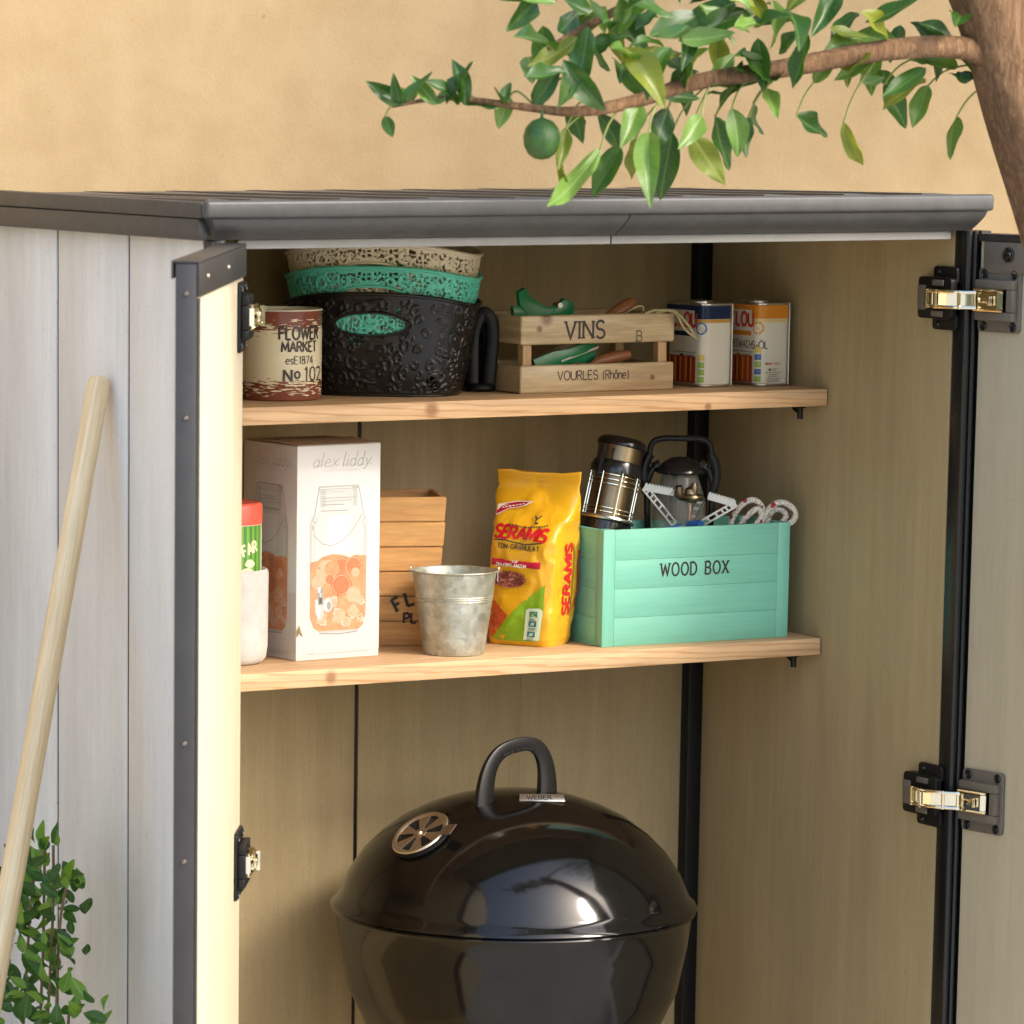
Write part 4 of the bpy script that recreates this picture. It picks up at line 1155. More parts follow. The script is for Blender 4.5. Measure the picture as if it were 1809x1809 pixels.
tx('F\u00dcR', -.012, .1418, .0036, w=.18, mi=6, sp=.25); tx('ZIMMERPFLANZEN', -.044, .1355, .0050, w=.2, mi=6, sp=.22, sx=.98, ang=-.02)
p.disc(-.016, .1135, .0285, .0135, 9, 26, 5, .06)
p.fine = True
for k in range(150):
    a = rng.uniform(0, 6.28); r_ = sqrt(rng.random()); u = -.016 + .030 * r_ * cos(a); v = .1135 + .0145 * r_ * sin(a)
    p.disc(u, v, rng.uniform(.0014, .0026), rng.uniform(.0010, .0018), rng.choice((7, 8, 8, 9)), 7, 1, .25)
p.fine = False; p.o += .0001
p.poly([(-.053, .236), (-.020, .2435), (.001, .2440), (-.008, .2365), (-.022, .2320), (-.040, .2290), (-.051, .2200), (-.0545, .2185)], 6, 6)
p.o += .0004
p.poly([(-.053, .2345), (-.020, .242), (-.003, .2428), (-.011, .2368), (-.024, .2328), (-.041, .2300), (-.051, .2215), (-.054, .220)], 5, 6)
p.o += .0003
u = -.046
for k in range(7): p.rect(u, .2305 + k * .0013, u + .004, .2322 + k * .0013, 6); u += .0055
p.stroke([(.010, .2215), (.014, .216), (.020, .2215)], .0022, 4); p.stroke([(.014, .216), (.0145, .2075)], .0016, 4); p.disc(.0165, .2095, .003, .002, 4, 8)
for k in range(16): p.rect(-.024 + k * .0038, .205 - .004 * sin(pi * k / 15), -.0212 + k * .0038, .2075 - .004 * sin(pi * k / 15), 4)
p.poly([(.014, .012), (.041, .011), (.044, .063), (.039, .067), (.020, .066), (.016, .062)], 10, 6)
p.o += .0003
for k, (cu, v) in enumerate(((.029, .056), (.028, .0395), (.0265, .0215))):
    p.poly([(cu - .0065, v - .0045), (cu + .0065, v - .0045), (cu + .0065, v + .005), (cu - .0065, v + .005)], 11, 3)
    p.disc(cu, v, .0035, .003, 12 if k else 3, 8); p.stroke([(cu - .004, v - .003), (cu + .004, v + .003)], .001, 10)
    for q in range(3): p.rect(cu - .007, v - .0075 - q * .0016, cu + rng.uniform(.002, .006), v - .0068 - q * .0016, 11)
p.stroke([(-.0565, .110), (-.052, .1125), (-.049, .109), (-.0545, .108), (-.051, .115)], .0013, 4)
p.build('front_print', [M['ink'], mat('bag_terracotta', (.55, .09, .02), .25, var=.3, vscale=50), mat('bag_red', (.56, .012, .02), .25), mat('bag_green', (.22, .40, .015), .25, var=.12, vscale=20), mat('bag_dark', (.05, .045, .03), .3), mat('bag_crimson', (.45, .01, .04), .25), mat('bag_white', (.80, .74, .62), .3), mat('granule_brown', (.28, .07, .04), .4), mat('granule_light', (.42, .14, .08), .4), mat('granule_dark', (.15, .035, .025), .4), mat('bag_label_pale', (.56, .66, .46), .3), mat('bag_teal', (.03, .16, .16), .3), mat('bag_aqua', (.30, .60, .55), .3)], t)
p = Print(bag_side, .0013, .00003)
p.text('SERAMIS', .0075, .052, .0235, w=.24, mi=0, sp=.17, slant=.12, ang=radians(90), sx=1.02)
p.stroke([(.0130, .050), (.0130, .172)], .0015, 1)
p.rect(.027, .062, .035, .160, 2, 2, 20)
p.build('side_print', [bpy.data.materials['bag_red'], bpy.data.materials['bag_dark'], bpy.data.materials['bag_crimson']], t)

# ------------------------------------------------------------------ turquoise wooden box and what stands in it
m_tb = wood('turquoise_paint', (.185, .50, .36), (.165, .46, .335), 0, 24, .5, stretch=16, amt=.35)
m_tb2 = wood('turquoise_paint_side', (.185, .50, .36), (.165, .46, .335), 1, 24, .5, stretch=16, amt=.35)
m_tb3 = wood('turquoise_paint_post', (.185, .50, .36), (.165, .46, .335), 2, 24, .5, stretch=16, amt=.35)
t = thing('turquoise_box', 'open turquoise painted wooden box lettered WOOD BOX at the right of the lower shelf', 'box', (.9865, .4365, z2(1)), radians(-1.83))
TW, TD, TH = .3722, .150, .1985
zs = [.0, .0485, .0975, .1465, TH]
for k in range(4):
    for (x0, x1, y0, y1, m) in ((.0235, TW - .0245, .0003, .010, m_tb), (.0235, TW - .0245, TD - .010, TD - .0008, m_tb), (.001, .0095, .0245, TD - .0245, m_tb2), (TW - .0095, TW - .001, .0245, TD - .0245, m_tb2)):
        b = MB(); b.box(x0, x1, y0, y1, zs[k] + .00015, zs[k + 1] - .00015, .0006); obj('board', b, m, t)
for x0, x1 in ((0, .0233), (TW - .0243, TW)):
    for y0, y1 in ((0, .0243), (TD - .0243, TD)):
        b = MB(); b.box(x0, x1, y0, y1, 0, TH + .0005, .0012); obj('box_post', b, m_tb3, t)
b = MB(); b.box(.01, TW - .01, .0102, TD - .0102, .004, .010); obj('box_bottom', b, m_tb, t, smooth=0)
p = Print(flat((0, .0003, 0), (1, 0, 0), (0, 0, 1), (0, -1, 0)), .0003)
p.text('WOOD', .114, .1165, .0215, w=.155, serif=.17, sp=.30, sx=.80); p.text('BOX', .203, .1165, .0215, w=.155, serif=.17, sp=.30, sx=.80)
p.build('lettering', [M['ink']], t)
m_glass, nt_, b_ = base_mat('lantern_glass'); b_.inputs['Transmission Weight'].default_value = .9; b_.inputs['Roughness'].default_value = .03; b_.inputs['IOR'].default_value = 1.3; b_.inputs['Base Color'].default_value = (.75, .78, .72, 1)
m_bronze = mat('lantern_metal', (.22, .17, .10), .34, 1.0, var=.1, vscale=40)
# lantern with a chrome cage, leaning
t = thing('camping_lantern', 'leaning round camping lantern with a silver wire cage in the turquoise box', 'lantern', (1.0375, .527, 1.365), 0, 'lanterns in the turquoise box')
t.rotation_euler = (radians(-10), radians(11), radians(-32))
R0 = .0425
b = MB(); b.lathe([(0, .0), (R0 - .002, .0), (R0 + .001, .03), (R0 + .001, .046), (0, .046)], 36); obj('foot', b, M['blackgloss'], t)
b = MB(); b.lathe([(R0 + .0015, .047), (R0 + .005, .048), (R0 + .006, .051), (R0 + .005, .054), (R0, .055), (.03, .056)], 36); obj('base_ring', b, M['steel'], t)
b = MB(); b.lathe([(.036, .056), (.036, .128)], 36); b.lathe([(.02, .056), (.02, .13)], 20); obj('chimney', b, m_bronze, t)
b = MB()
for z in (.061, .068, .109, .117, .125): b.tube([((R0 + .001) * cos(2 * pi * k / 40), (R0 + .001) * sin(2 * pi * k / 40), z) for k in range(40)], .0011, 6, closed=True)
for k in range(8):
    a = 2 * pi * k / 8 + .25; b.tube([((R0 + .001) * cos(a), (R0 + .001) * sin(a), z) for z in (.055, .09, .13)], .0012, 6)
obj('wire_cage', b, M['chrome'], t)
b = MB(); b.lathe([(.03, .128), (R0 + .002, .128), (R0 + .003, .14), (R0 - .001, .150), (.03, .151)], 36); obj('collar', b, M['blackgloss'], t)
b = MB(); b.lathe([(R0 - .003, .151), (R0 - .003, .176), (.03, .178)], 36); obj('cap_band', b, m_bronze, t)
b = MB(); b.lathe([(R0 - .002, .176), (R0, .178), (R0, .184), (R0 - .004, .190), (R0 - .010, .193), (R0 - .012, .190), (0, .188)], 36)
for a in (-2.3, .85): b.box(-.006, .006, -.004, .004, .12, .172, .002, M=RZ(a) @ T(R0 + .003, 0, 0))
b.box(-.003, .003, -.002, .002, .150, .170, .001, M=RZ(-1.9) @ T(R0 - .002, 0, 0))
obj('cap', b, M['blackgloss'], t)
# storm lantern
t = thing('storm_lantern', 'black storm lantern with a carrying handle and glass chimney in the turquoise box', 'lantern', (1.196, .525, 1.28), radians(-30), 'lanterns in the turquoise box')
b = MB()
for sg in (-1, 1):
    b.tube(wig([(sg * .050, 0, .01), (sg * .0535, 0, .10), (sg * .056, 0, .165), (sg * .056, 0, .19), (sg * .048, 0, .215), (sg * .034, 0, .226)], 6), [.0055] * 26 + [.008] * 5, 10)
    b.tube(wig([(sg * .056, 0, .175), (sg * .062, 0, .200), (sg * .060, 0, .225), (sg * .052, 0, .242)], 6), .0085, 10)
obj('frame_tube', b, M['blackgloss'], t)
b = MB(); b.tube(wig([(-.055, 0, .225), (-.050, 0, .258), (-.034, 0, .268), (0, 0, .269), (.034, 0, .268), (.050, 0, .258), (.055, 0, .225)], 8), .0052, 10); obj('handle', b, M['blackgloss'], t)
b = MB(); b.lathe([(0, .238), (.016, .236), (.030, .228), (.042, .218), (.044, .212), (.040, .209), (0, .208)], 32); obj('lantern_cap', b, M['blackgloss'], t)
b = MB(); b.lathe([(0, 0), (.05, 0), (.052, .03), (.036, .06), (.034, .085), (0, .085)], 32); obj('burner', b, M['blackgloss'], t)
b = MB(); b.lathe([(.030, .085), (.040, .10), (.046, .13), (.045, .16), (.036, .19), (.030, .207)], 36); obj('glass_chimney', b, m_glass, t)
# folding gas stove
t = thing('gas_stove', 'small folding camping gas burner with spread pot supports standing in the turquoise box', 'camping stove', (1.190, .494, 1.326), radians(-30))
b = MB(); b.lathe([(0, -.105), (.032, -.105), (.036, -.095), (.036, -.01), (.030, .012), (.016, .024), (0, .026)], 32); obj('gas_canister', b, mat('blue_canister', (.02, .10, .26), .3), t)
b = MB(); b.lathe([(0, .02), (.012, .02), (.012, .045), (.009, .06), (0, .062)], 20); obj('valve_body', b, M['steel'], t)
b = MB(); b.tube([(.004, -.006, .077), (.024, -.022, .079)], .0085, 14); m_knob = mat('blue_knob', (.01, .09, .30), .35); obj('valve_knob', b, m_knob, t)
b = MB(); b.tube([(-.030, -.016, .068), (-.008, -.008, .074)], .007, 12); obj('valve_knob', b, m_knob, t)
b = MB(); b.tube([(.003, -.004, .062), (.006, -.004, .118)], .0034, 12); obj('gas_tube', b, mat('copper_tube', (.75, .36, .18), .25, 1.0), t)
b = MB(); b.lathe([(0, .115), (.010, .116), (.022, .121), (.024, .125), (.022, .129), (.012, .131), (.010, .139), (.006, .142), (0, .142)], 28, M=T(.006, -.004, 0))
b.lathe([(0, .0), (.006, .001), (.008, .012), (.006, .02), (0, .021)], 16, M=T(-.014, -.012, .126) @ RX(.3)); b.lathe([(0, .0), (.005, .001), (.007, .014), (.004, .022), (0, .022)], 14, M=T(.012, -.010, .128))
obj('burner_head', b, m_bronze, t)
def support(ax, outer, top_in, foot):
    """triangular pierced plate pot support: foot by the valve, outer corner, toothed top edge"""
    b = MB()
    def bar(p0, p1, w, th=.0012):
        p0, p1 = Vector(p0), Vector(p1); b.sweep([p0, p1], [(-th, -w / 2), (th, -w / 2), (th, w / 2), (-th, w / 2)], up=(0, 0.0, 1) if abs((p1 - p0).normalized().z) < .9 else (1, 0, 0))
    f, o, ti = Vector(foot), Vector(outer), Vector(top_in)
    d = (o - f); n_ = Vector((-d.z, 0, d.x)).normalized() * .0045
    bar(f + n_, o + n_, .003); bar(f - n_, o - n_, .003)
    for k in (.0, .22, .45, .62, .74, .86, .98):
        q = f + d * k; bar(q + n_ * 1.1, q - n_ * 1.1 + d * .03, .0032)
    bar(o, ti, .011)
    for k in range(9):
        q = o.lerp(ti, (k + .7) / 9.5) + Vector((0, 0, .006)); b.box(q.x - .0018, q.x + .0018, q.y - .0011, q.y + .0011, q.z - .002, q.z + .0022)
    return b
obj('pot_support', support(0, (-.073, -.004, .141), (-.022, -.004, .132), (-.020, -.006, .079)), M['steel'], t)
obj('pot_support', support(0, (.083, -.006, .114), (.036, -.006, .127), (.024, -.008, .079)), M['steel'], t)
obj('pot_support', support(0, (.020, .06, .128), (.010, .03, .129), (.006, .010, .079)), M['steel'], t)
# rope
def rope_mat():
    m, nt, b = base_mat('white_red_rope'); vec = coords(nt)
    vo = nd(nt, 'ShaderNodeTexVoronoi'); vo.inputs['Scale'].default_value = 330; L(nt, vec, vo.inputs['Vector'])
    k = ramp(nt, vo.outputs['Distance'], [(.2, (.78, .74, .64)), (.7, (.42, .39, .32))])
    v2 = nd(nt, 'ShaderNodeTexVoronoi'); v2.inputs['Scale'].default_value = 75; L(nt, vec, v2.inputs['Vector'])
    r = ramp(nt, v2.outputs['Distance'], [(.30, (1, 1, 1)), (.36, (0, 0, 0))])
    L(nt, mixc(nt, r, k, (.33, .025, .03)), b.inputs['Base Color']); b.inputs['Roughness'].default_value = .8
    bumpn(nt, b, vo.outputs['Distance'], .7, .0015); return m
t = thing('rope_coil', 'white braided rope with red flecks poking out of the right end of the turquoise box', 'rope', (1.31, .474, 1.30), radians(-25))
b = MB()
rr = .0052
b.tube(wig([(-.036, 0, .06), (-.034, -.002, .105), (-.018, -.006, .134), (.004, -.004, .143), (.020, .0, .128), (.018, .004, .105), (.012, .006, .07)]), rr, 10)
b.tube(wig([(-.022, -.008, .06), (-.020, -.010, .098), (-.004, -.012, .120), (.010, -.010, .128), (.016, -.010, .115), (.004, -.014, .095), (.0, -.014, .06)]), rr, 10)
b.tube(wig([(.008, -.004, .07), (.022, -.004, .115), (.044, -.004, .138), (.066, -.006, .134), (.076, -.008, .118), (.066, -.012, .104), (.036, -.016, .098), (.004, -.020, .094), (-.012, -.020, .06)]), rr, 10)
b.tube(wig([(.02, .006, .07), (.034, .006, .118), (.052, .006, .126), (.062, .004, .114), (.052, .0, .100), (.040, .0, .07)]), rr, 10)
obj('rope', b, rope_mat(), t)

# ------------------------------------------------------------------ kettle grill
t = thing('kettle_grill', 'round black enamelled kettle grill standing on the cabinet floor below the shelves', 'grill', (.81, .42, 0.07))
m_en = mat('black_enamel', (.004, .0035, .003), .10, spec=.45, rvar=.05, vscale=9, bump=.05, bscale=40, bdist=.0006, spots=(420, .70, (.03, .027, .022)))
gz = -.07
b = MB()
b.lathe([(0, .977), (.03, .9765), (.07, .972), (.11, .963), (.15, .949), (.19, .929), (.225, .903), (.255, .873), (.279, .838), (.293, .806), (.298, .795), (.3065, .7885), (.3095, .782), (.306, .780), (.295, .784), (.285, .81), (.2, .91), (0, .965)], 96, M=T(0, 0, gz))
lid = obj('lid', b, m_en, t, smooth=50)
b = MB()
b.lathe([(.303, .779), (.306, .774), (.300, .768), (.294, .72), (.278, .64), (.245, .57), (.19, .51), (.11, .475), (0, .465)], 96, M=T(0, 0, gz)); obj('bowl', b, m_en, t, smooth=50)
for a in (-.6, 1.5, 3.6):
    b = MB(); b.tube([(.20 * cos(a), .20 * sin(a), .52 + gz), (.27 * cos(a), .27 * sin(a), .002)], .0125, 12); obj('leg', b, M['steel'], t)
# handle: strap arch between two feet
b = MB()
h0 = Vector((-.0885, -.040, .957 + gz)); h1 = Vector((.0600, -.010, .971 + gz)); hv = h1 - h0
pts = []
for k in range(33):
    u = k / 32; a = pi * (1 - u)
    x = .5 + .5 * math.copysign(abs(cos(a)) ** .72, cos(a)); z = .094 * abs(sin(a)) ** .74
    pts.append(h0 + hv * x * .94 + hv * .03 + Vector((0, 0, z)))
def hsec(k):
    w = .0115 + .0075 * abs(2 * k - 1) ** 2; th = .0050 + .0035 * abs(2 * k - 1) ** 2
    return [(-w, -th * .6), (-w * .7, -th), (w * .7, -th), (w, -th * .6), (w, th * .6), (w * .8, th), (-w * .8, th), (-w, th * .6)]
b.sweep(pts, hsec, up=hv.cross(Vector((0, 0, 1))).normalized().cross(hv).normalized() * 0 + Vector((-hv.y, hv.x, 0)).normalized())
for k in range(7):
    q = pts[13 + k] - Vector((0, 0, .0075)); b.tube([q + Vector((0, -.006, 0)), q + Vector((0, .006, 0))], .0022, 8)
obj('lid_handle', b, mat('black_nylon', (.008, .0075, .007), .38, bump=.15, bscale=900), lid)
b = MB(); c0 = Vector((.005, -.072, .9735 + gz)); ux = Vector((.92, -.26, .02)).normalized(); uy = Vector((.20, .70, .62)).normalized()
FP = frame(c0, ux, uy, ux.cross(uy).normalized())
b.prism([(-.038, -.006), (.040, -.012), (.041, .004), (-.034, .010)], .003, 0, FP, .001)
obj('handle_shield', b, M['steel'], lid)
p = Print(lambda u, v, d: FP @ Vector((u, v, .003 + d)), .0003)
p.text('WEBER', -.024, -.0035, .0085, w=.2, sp=.2, sx=1.2, ang=-.06); p.build('shield_lettering', [M['ink']], lid)
# lid vent
az = radians(-170); rv = .205
sl = Vector((cos(az) * .588, sin(az) * .588, .809)).normalized(); tx_ = Vector((-sin(az), cos(az), 0)); ty_ = sl.cross(tx_).normalized()
FV = frame(Vector((rv * cos(az), rv * sin(az), .9195 + gz)) + sl * .002, tx_, ty_, sl)
m_al = mat('aluminium_vent', (.62, .54, .42), .40, 1.0, var=.06, vscale=60)
b = MB(); b.lathe([(.0, .0025), (.049, .0025), (.053, .0015), (.053, -.004)], 48, M=FV); obj('vent_seat', b, M['black'], lid)
b = MB()
for k in range(6):
    a0, a1 = k * 60 - 15, k * 60 + 17
    q = arc(0, 0, .0435, .0435, a0, a1, 6) + arc(0, 0, .012, .012, a1, a0, 4)
    b.prism(q, .0012, 0, FV @ T(0, 0, .0034))
b.lathe([(0, .0036), (.0125, .0036), (.0125, .0048), (0, .0048)], 24, M=FV)
b.lathe([(.0425, .0036), (.0515, .0036), (.052, .0042), (.0500, .0068), (.0470, .0072), (.0450, .0062), (.0425, .0048), (.0425, .0036)], 48, M=FV)
b.lathe([(0, .0085), (.003, .0080), (.0045, .006), (.005, .0048)], 14, M=FV)
obj('vent_damper', b, m_al, lid)
b = MB(); ta = radians(-13)
b.sweep([FV @ Vector((cos(q_) * r_, sin(q_) * r_, z_)) for q_, r_, z_ in ((radians(12), .047, .0075), (radians(12), .056, .011), (radians(12), .076, .012))], [(-.012, -.0008), (.012, -.0008), (.012, .0008), (-.012, .0008)], up=tuple(sl))
obj('vent_tab', b, M['steel'], lid)

# ------------------------------------------------------------------ wooden pole leaning on the cabinet
m_pole = wood('pale_ash_pole', (.90, .74, .46), (.74, .52, .26), 2, 60, .45, stretch=30, amt=.8)
top = Vector((.0105, .3801, 1.6911)); low = Vector((-.2194, .225, .9166)); dr = (low - top).normalized()
bot = top + dr * (top.z - .004) / -dr.z
t_ = thing('wooden_pole', 'pale wooden pole leaning against the grey side of the cabinet', 'pole', tuple(bot))
b = MB(); q = top - bot
t_.rotation_euler = q.to_track_quat('Z', 'Y').to_euler()
ln = q.length
b.tube([(0, 0, 0), (0, 0, ln * .5), (0, 0, ln - .02), (0, 0, ln - .006), (0, 0, ln - .001), (0, 0, ln + .001)], [.0190, .0188, .0180, .0172, .0150, .011], 28)
obj('shaft', b, m_pole, t_)

# ------------------------------------------------------------------ leaves, shrub, citrus tree
def leaf_mat(name, c1, c2, vein, tr):
    m, nt, b = base_mat(name)
    tc = nd(nt, 'ShaderNodeTexCoord'); sx = nd(nt, 'ShaderNodeSeparateXYZ'); L(nt, tc.outputs['Object'], sx.inputs[0])
    ab = nd(nt, 'ShaderNodeMath', operation='ABSOLUTE'); L(nt, sx.outputs[0], ab.inputs[0])
    vec = coords(nt)
    oi = nd(nt, 'ShaderNodeObjectInfo')
    c = mixc(nt, oi.outputs['Random'], c1, c2)
    k = ramp(nt, noise_tex(nt, vec, 2.5, 3, .6), [(.3, (.8, .8, .8)), (.7, (1.1, 1.1, 1.0))]); c = mixc(nt, 1.0, c, k, 'MULTIPLY')
    sp = ramp(nt, noise_tex(nt, vec, 7, 3, .6), [(.66, (0, 0, 0)), (.72, (.7, .7, .7))]); c = mixc(nt, sp, c, (.13, .10, .02))
    wv = nd(nt, 'ShaderNodeMath', operation='MULTIPLY_ADD'); L(nt, ab.outputs[0], wv.inputs[0]); wv.inputs[1].default_value = -.8; L(nt, sx.outputs[1], wv.inputs[2])
    fr = nd(nt, 'ShaderNodeMath', operation='PINGPONG'); L(nt, wv.outputs[0], fr.inputs[0]); fr.inputs[1].default_value = .055
    k2 = ramp(nt, fr.outputs[0], [(0, (.35, .35, .35)), (.012, (0, 0, 0))])
    vn = ramp(nt, ab.outputs[0], [(.010, (.9, .9, .9)), (.022, (0, 0, 0))])
    c = mixc(nt, k2, c, vein); c = mixc(nt, vn, c, vein)
    L(nt, c, b.inputs['Base Color']); b.inputs['Roughness'].default_value = .38
    t = nd(nt, 'ShaderNodeBsdfTranslucent'); L(nt, mixc(nt, 1.0, c, tr, 'MULTIPLY'), t.inputs['Color'])
    ms = nd(nt, 'ShaderNodeMixShader'); ms.inputs[0].default_value = .30
    L(nt, b.outputs[0], ms.inputs[1]); L(nt, t.outputs[0], ms.inputs[2]); L(nt, ms.outputs[0], nt.nodes['Material Output'].inputs['Surface'])
    return m
def leaf_mesh(name, m, aspect, curl, fold, wave, seed):
    """unit leaf: base at 0, tip at y=1, half width = aspect"""
    r = random.Random(seed); vs = []; fs = []; NY, NX = 12, 6
    for j in range(NY + 1):
        y = j / NY
        w = aspect * (sin(pi * min(1, y ** .85)) ** .8 * (1 - .25 * y) + .012 * (y < .05)) if 0 < y < 1 else .004
        for i in range(NX + 1):
            x = (2 * i / NX - 1)
            z = fold * abs(x) * w + curl * (y - .5) ** 2 - curl * .25 + wave * sin(y * 9 + r.random() * .3 + 2 * x) * abs(x) * w
            vs.append((x * w, y, z))
    for j in range(NY):
        for i in range(NX):
            a = j * (NX + 1) + i; fs.append((a, a + 1, a + NX + 2, a + NX + 1))
    me = bpy.data.meshes.new(name); me.from_pydata(vs, [], fs); me.materials.append(m)
    me.polygons.foreach_set('use_smooth', [True] * len(me.polygons)); me.update(); return me
LM = [leaf_mat('citrus_leaf_light', (.10, .20, .035), (.15, .26, .05), (.20, .32, .09), (1.1, 1.3, .5)),
      leaf_mat('citrus_leaf_dark', (.022, .070, .010), (.045, .12, .016), (.08, .16, .035), (1.1, 1.4, .4)),
      leaf_mat('citrus_leaf_yellow', (.13, .19, .018), (.20, .23, .022), (.24, .27, .06), (1.3, 1.3, .4))]
LV = [[leaf_mesh('leaf', m, .22, c, f, w, 3 + i) for i, (c, f, w) in enumerate(((.25, .35, .12), (-.25, .5, .28), (.5, .2, .35), (-.5, .6, .2), (.15, .7, .4)))] for m in LM]
SM = [leaf_mat('shrub_leaf_light', (.14, .30, .035), (.20, .36, .04), (.26, .40, .10), (1.2, 1.3, .4)), leaf_mat('shrub_leaf_dark', (.035, .10, .018), (.06, .16, .02), (.12, .22, .06), (1.1, 1.4, .4))]
SV = [[leaf_mesh('leaf', m, .30, c, f, .1, 13 + i) for i, (c, f) in enumerate(((.15, .4), (-.2, .3)))] for m in SM]
VIEW = Vector((-.46, -.87, .1)).normalized()
def place_leaf(root, base, tip, width, variants, face=None, roll=0.0, asp=.22):
    base, tip = Vector(base), Vector(tip)
    y = (tip - base); l = y.length; y.normalize()
    n = Vector(face if face else VIEW) + Vector((rng.uniform(-.45, .45), rng.uniform(-.3, .3), rng.uniform(-.2, .5)))
    x = y.cross(n).normalized(); z = x.cross(y)
    c, s_ = cos(roll), sin(roll)
    x, z = x * c + z * s_, z * c - x * s_
    o = link('leaf', rng.choice(variants), root)
    k = width / (2 * asp) * 1.04
    m = Matrix((x * k, y * l, z * l)).transposed().to_4x4(); m.translation = base - root.location
    o.matrix_parent_inverse = Matrix.Identity(4); o.matrix_basis = m
    return o
# clouds of loose leaves for far or unseen crowns
def leaf_cloud(name, boxes, n, size, m, seed):
    r = random.Random(seed); vs = []; fs = []
    for (c, rad, cnt) in boxes:
        for k in range(int(n * cnt)):
            d = Vector((r.gauss(0, 1), r.gauss(0, 1), r.gauss(0, 1))).normalized() * (r.random() ** .4)
            p_ = Vector(c) + Vector((d.x * rad[0], d.y * rad[1], d.z * rad[2])) + Vector((r.gauss(0, .12), r.gauss(0, .12), r.gauss(0, .12)))
            if p_.z < .05: continue
            a = Vector((r.gauss(0, 1), r.gauss(0, 1), r.gauss(0, 1))).normalized() * size * r.uniform(.6, 1.3); b2 = a.orthogonal().normalized() * size * .5
            o = len(vs); vs += [tuple(p_ - a), tuple(p_ + b2), tuple(p_ + a), tuple(p_ - b2)]; fs.append((o, o + 1, o + 2, o + 3))
    me = bpy.data.meshes.new(name); me.from_pydata(vs, [], fs); me.materials.append(m); me.update(); return me
m_far = leaf_mat('garden_leaf', (.05, .13, .025), (.10, .20, .04), (.1, .2, .05), (1.1, 1.3, .4))
# citrus tree
tree = thing('citrus_tree', 'leaning citrus tree trunk at the right with a leafy branch hanging over the cabinet roof', 'tree', (1.99, -.62, 0))
OT = tree.location
def bark():
    m, nt, b = base_mat('citrus_bark'); vec = coords(nt, (1, 1, .11)); v2 = coords(nt, (1, 1, .5))
    a = noise_tex(nt, vec, 120, 7, .78, .8)
    c = ramp(nt, a, [(.30, (.10, .05, .02)), (.5, (.26, .14, .065)), (.68, (.45, .28, .14))])
    k = ramp(nt, noise_tex(nt, v2, 14, 4, .6), [(.3, (.65, .6, .55)), (.65, (1, 1, 1))]); c = mixc(nt, 1.0, c, k, 'MULTIPLY')
    L(nt, c, b.inputs['Base Color']); b.inputs['Roughness'].default_value = .85; bumpn(nt, b, a, 1.0, .010); return m
mb_ = bark()
BR_PTS = []
def limb(name, pts, r0, r1, seg=28, rough=.08, n=10):
    P_ = wig(pts, n)
    if name == 'branch': BR_PTS.extend(P_)
    k = len(P_); b = MB()
    b.tube([p_ - OT for p_ in P_], [r0 + (r1 - r0) * i / (k - 1) for i in range(k)], seg)
    vs = []
    for v in b.v:
        q = Vector(v); ci = min(range(k), key=lambda i: (P_[i] - OT - q).length_squared); c = P_[ci] - OT
        d = q - c; w = noise.noise(Vector((d.normalized().x * 2.2 + 5, d.normalized().y * 2.2, q.z * 2.5))) + .6 * noise.noise(Vector((d.normalized().x * 6, d.normalized().y * 6, q.z * 5)))
        vs.append(tuple(c + d * (1 + rough * w)))
    b.v = vs
    return obj(name, b, mb_, tree, smooth=70)
limb('trunk', [(2.02, -.62, -.02), (1.80, -.62, .45), (1.52, -.62, .98), (1.30, -.62, 1.46), (1.145, -.61, 1.867), (1.052, -.60, 2.10), (.975, -.60, 2.275), (.87, -.60, 2.46), (.80, -.62, 2.7)], .085, .050, 36, .07)
limb('branch', [(1.02, -.60, 2.17), (.93, -.60, 2.205), (.80, -.575, 2.20), (.66, -.54, 2.175), (.53, -.51, 2.155), (.42, -.50, 2.125), (.33, -.50, 2.112), (.26, -.48, 2.118), (.16, -.43, 2.130), (.08, -.41, 2.118)], .019, .002, 16, .12, 6)
limb('branch', [(.92, -.60, 2.38), (.78, -.57, 2.36), (.60, -.54, 2.33), (.42, -.52, 2.27), (.28, -.50, 2.20)], .018, .004, 12, .05, 6)
limb('branch', [(.85, -.60, 2.50), (1.05, -.52, 2.72), (1.5, -.42, 3.05), (2.1, -.36, 3.4)], .030, .014, 12, .05, 6)
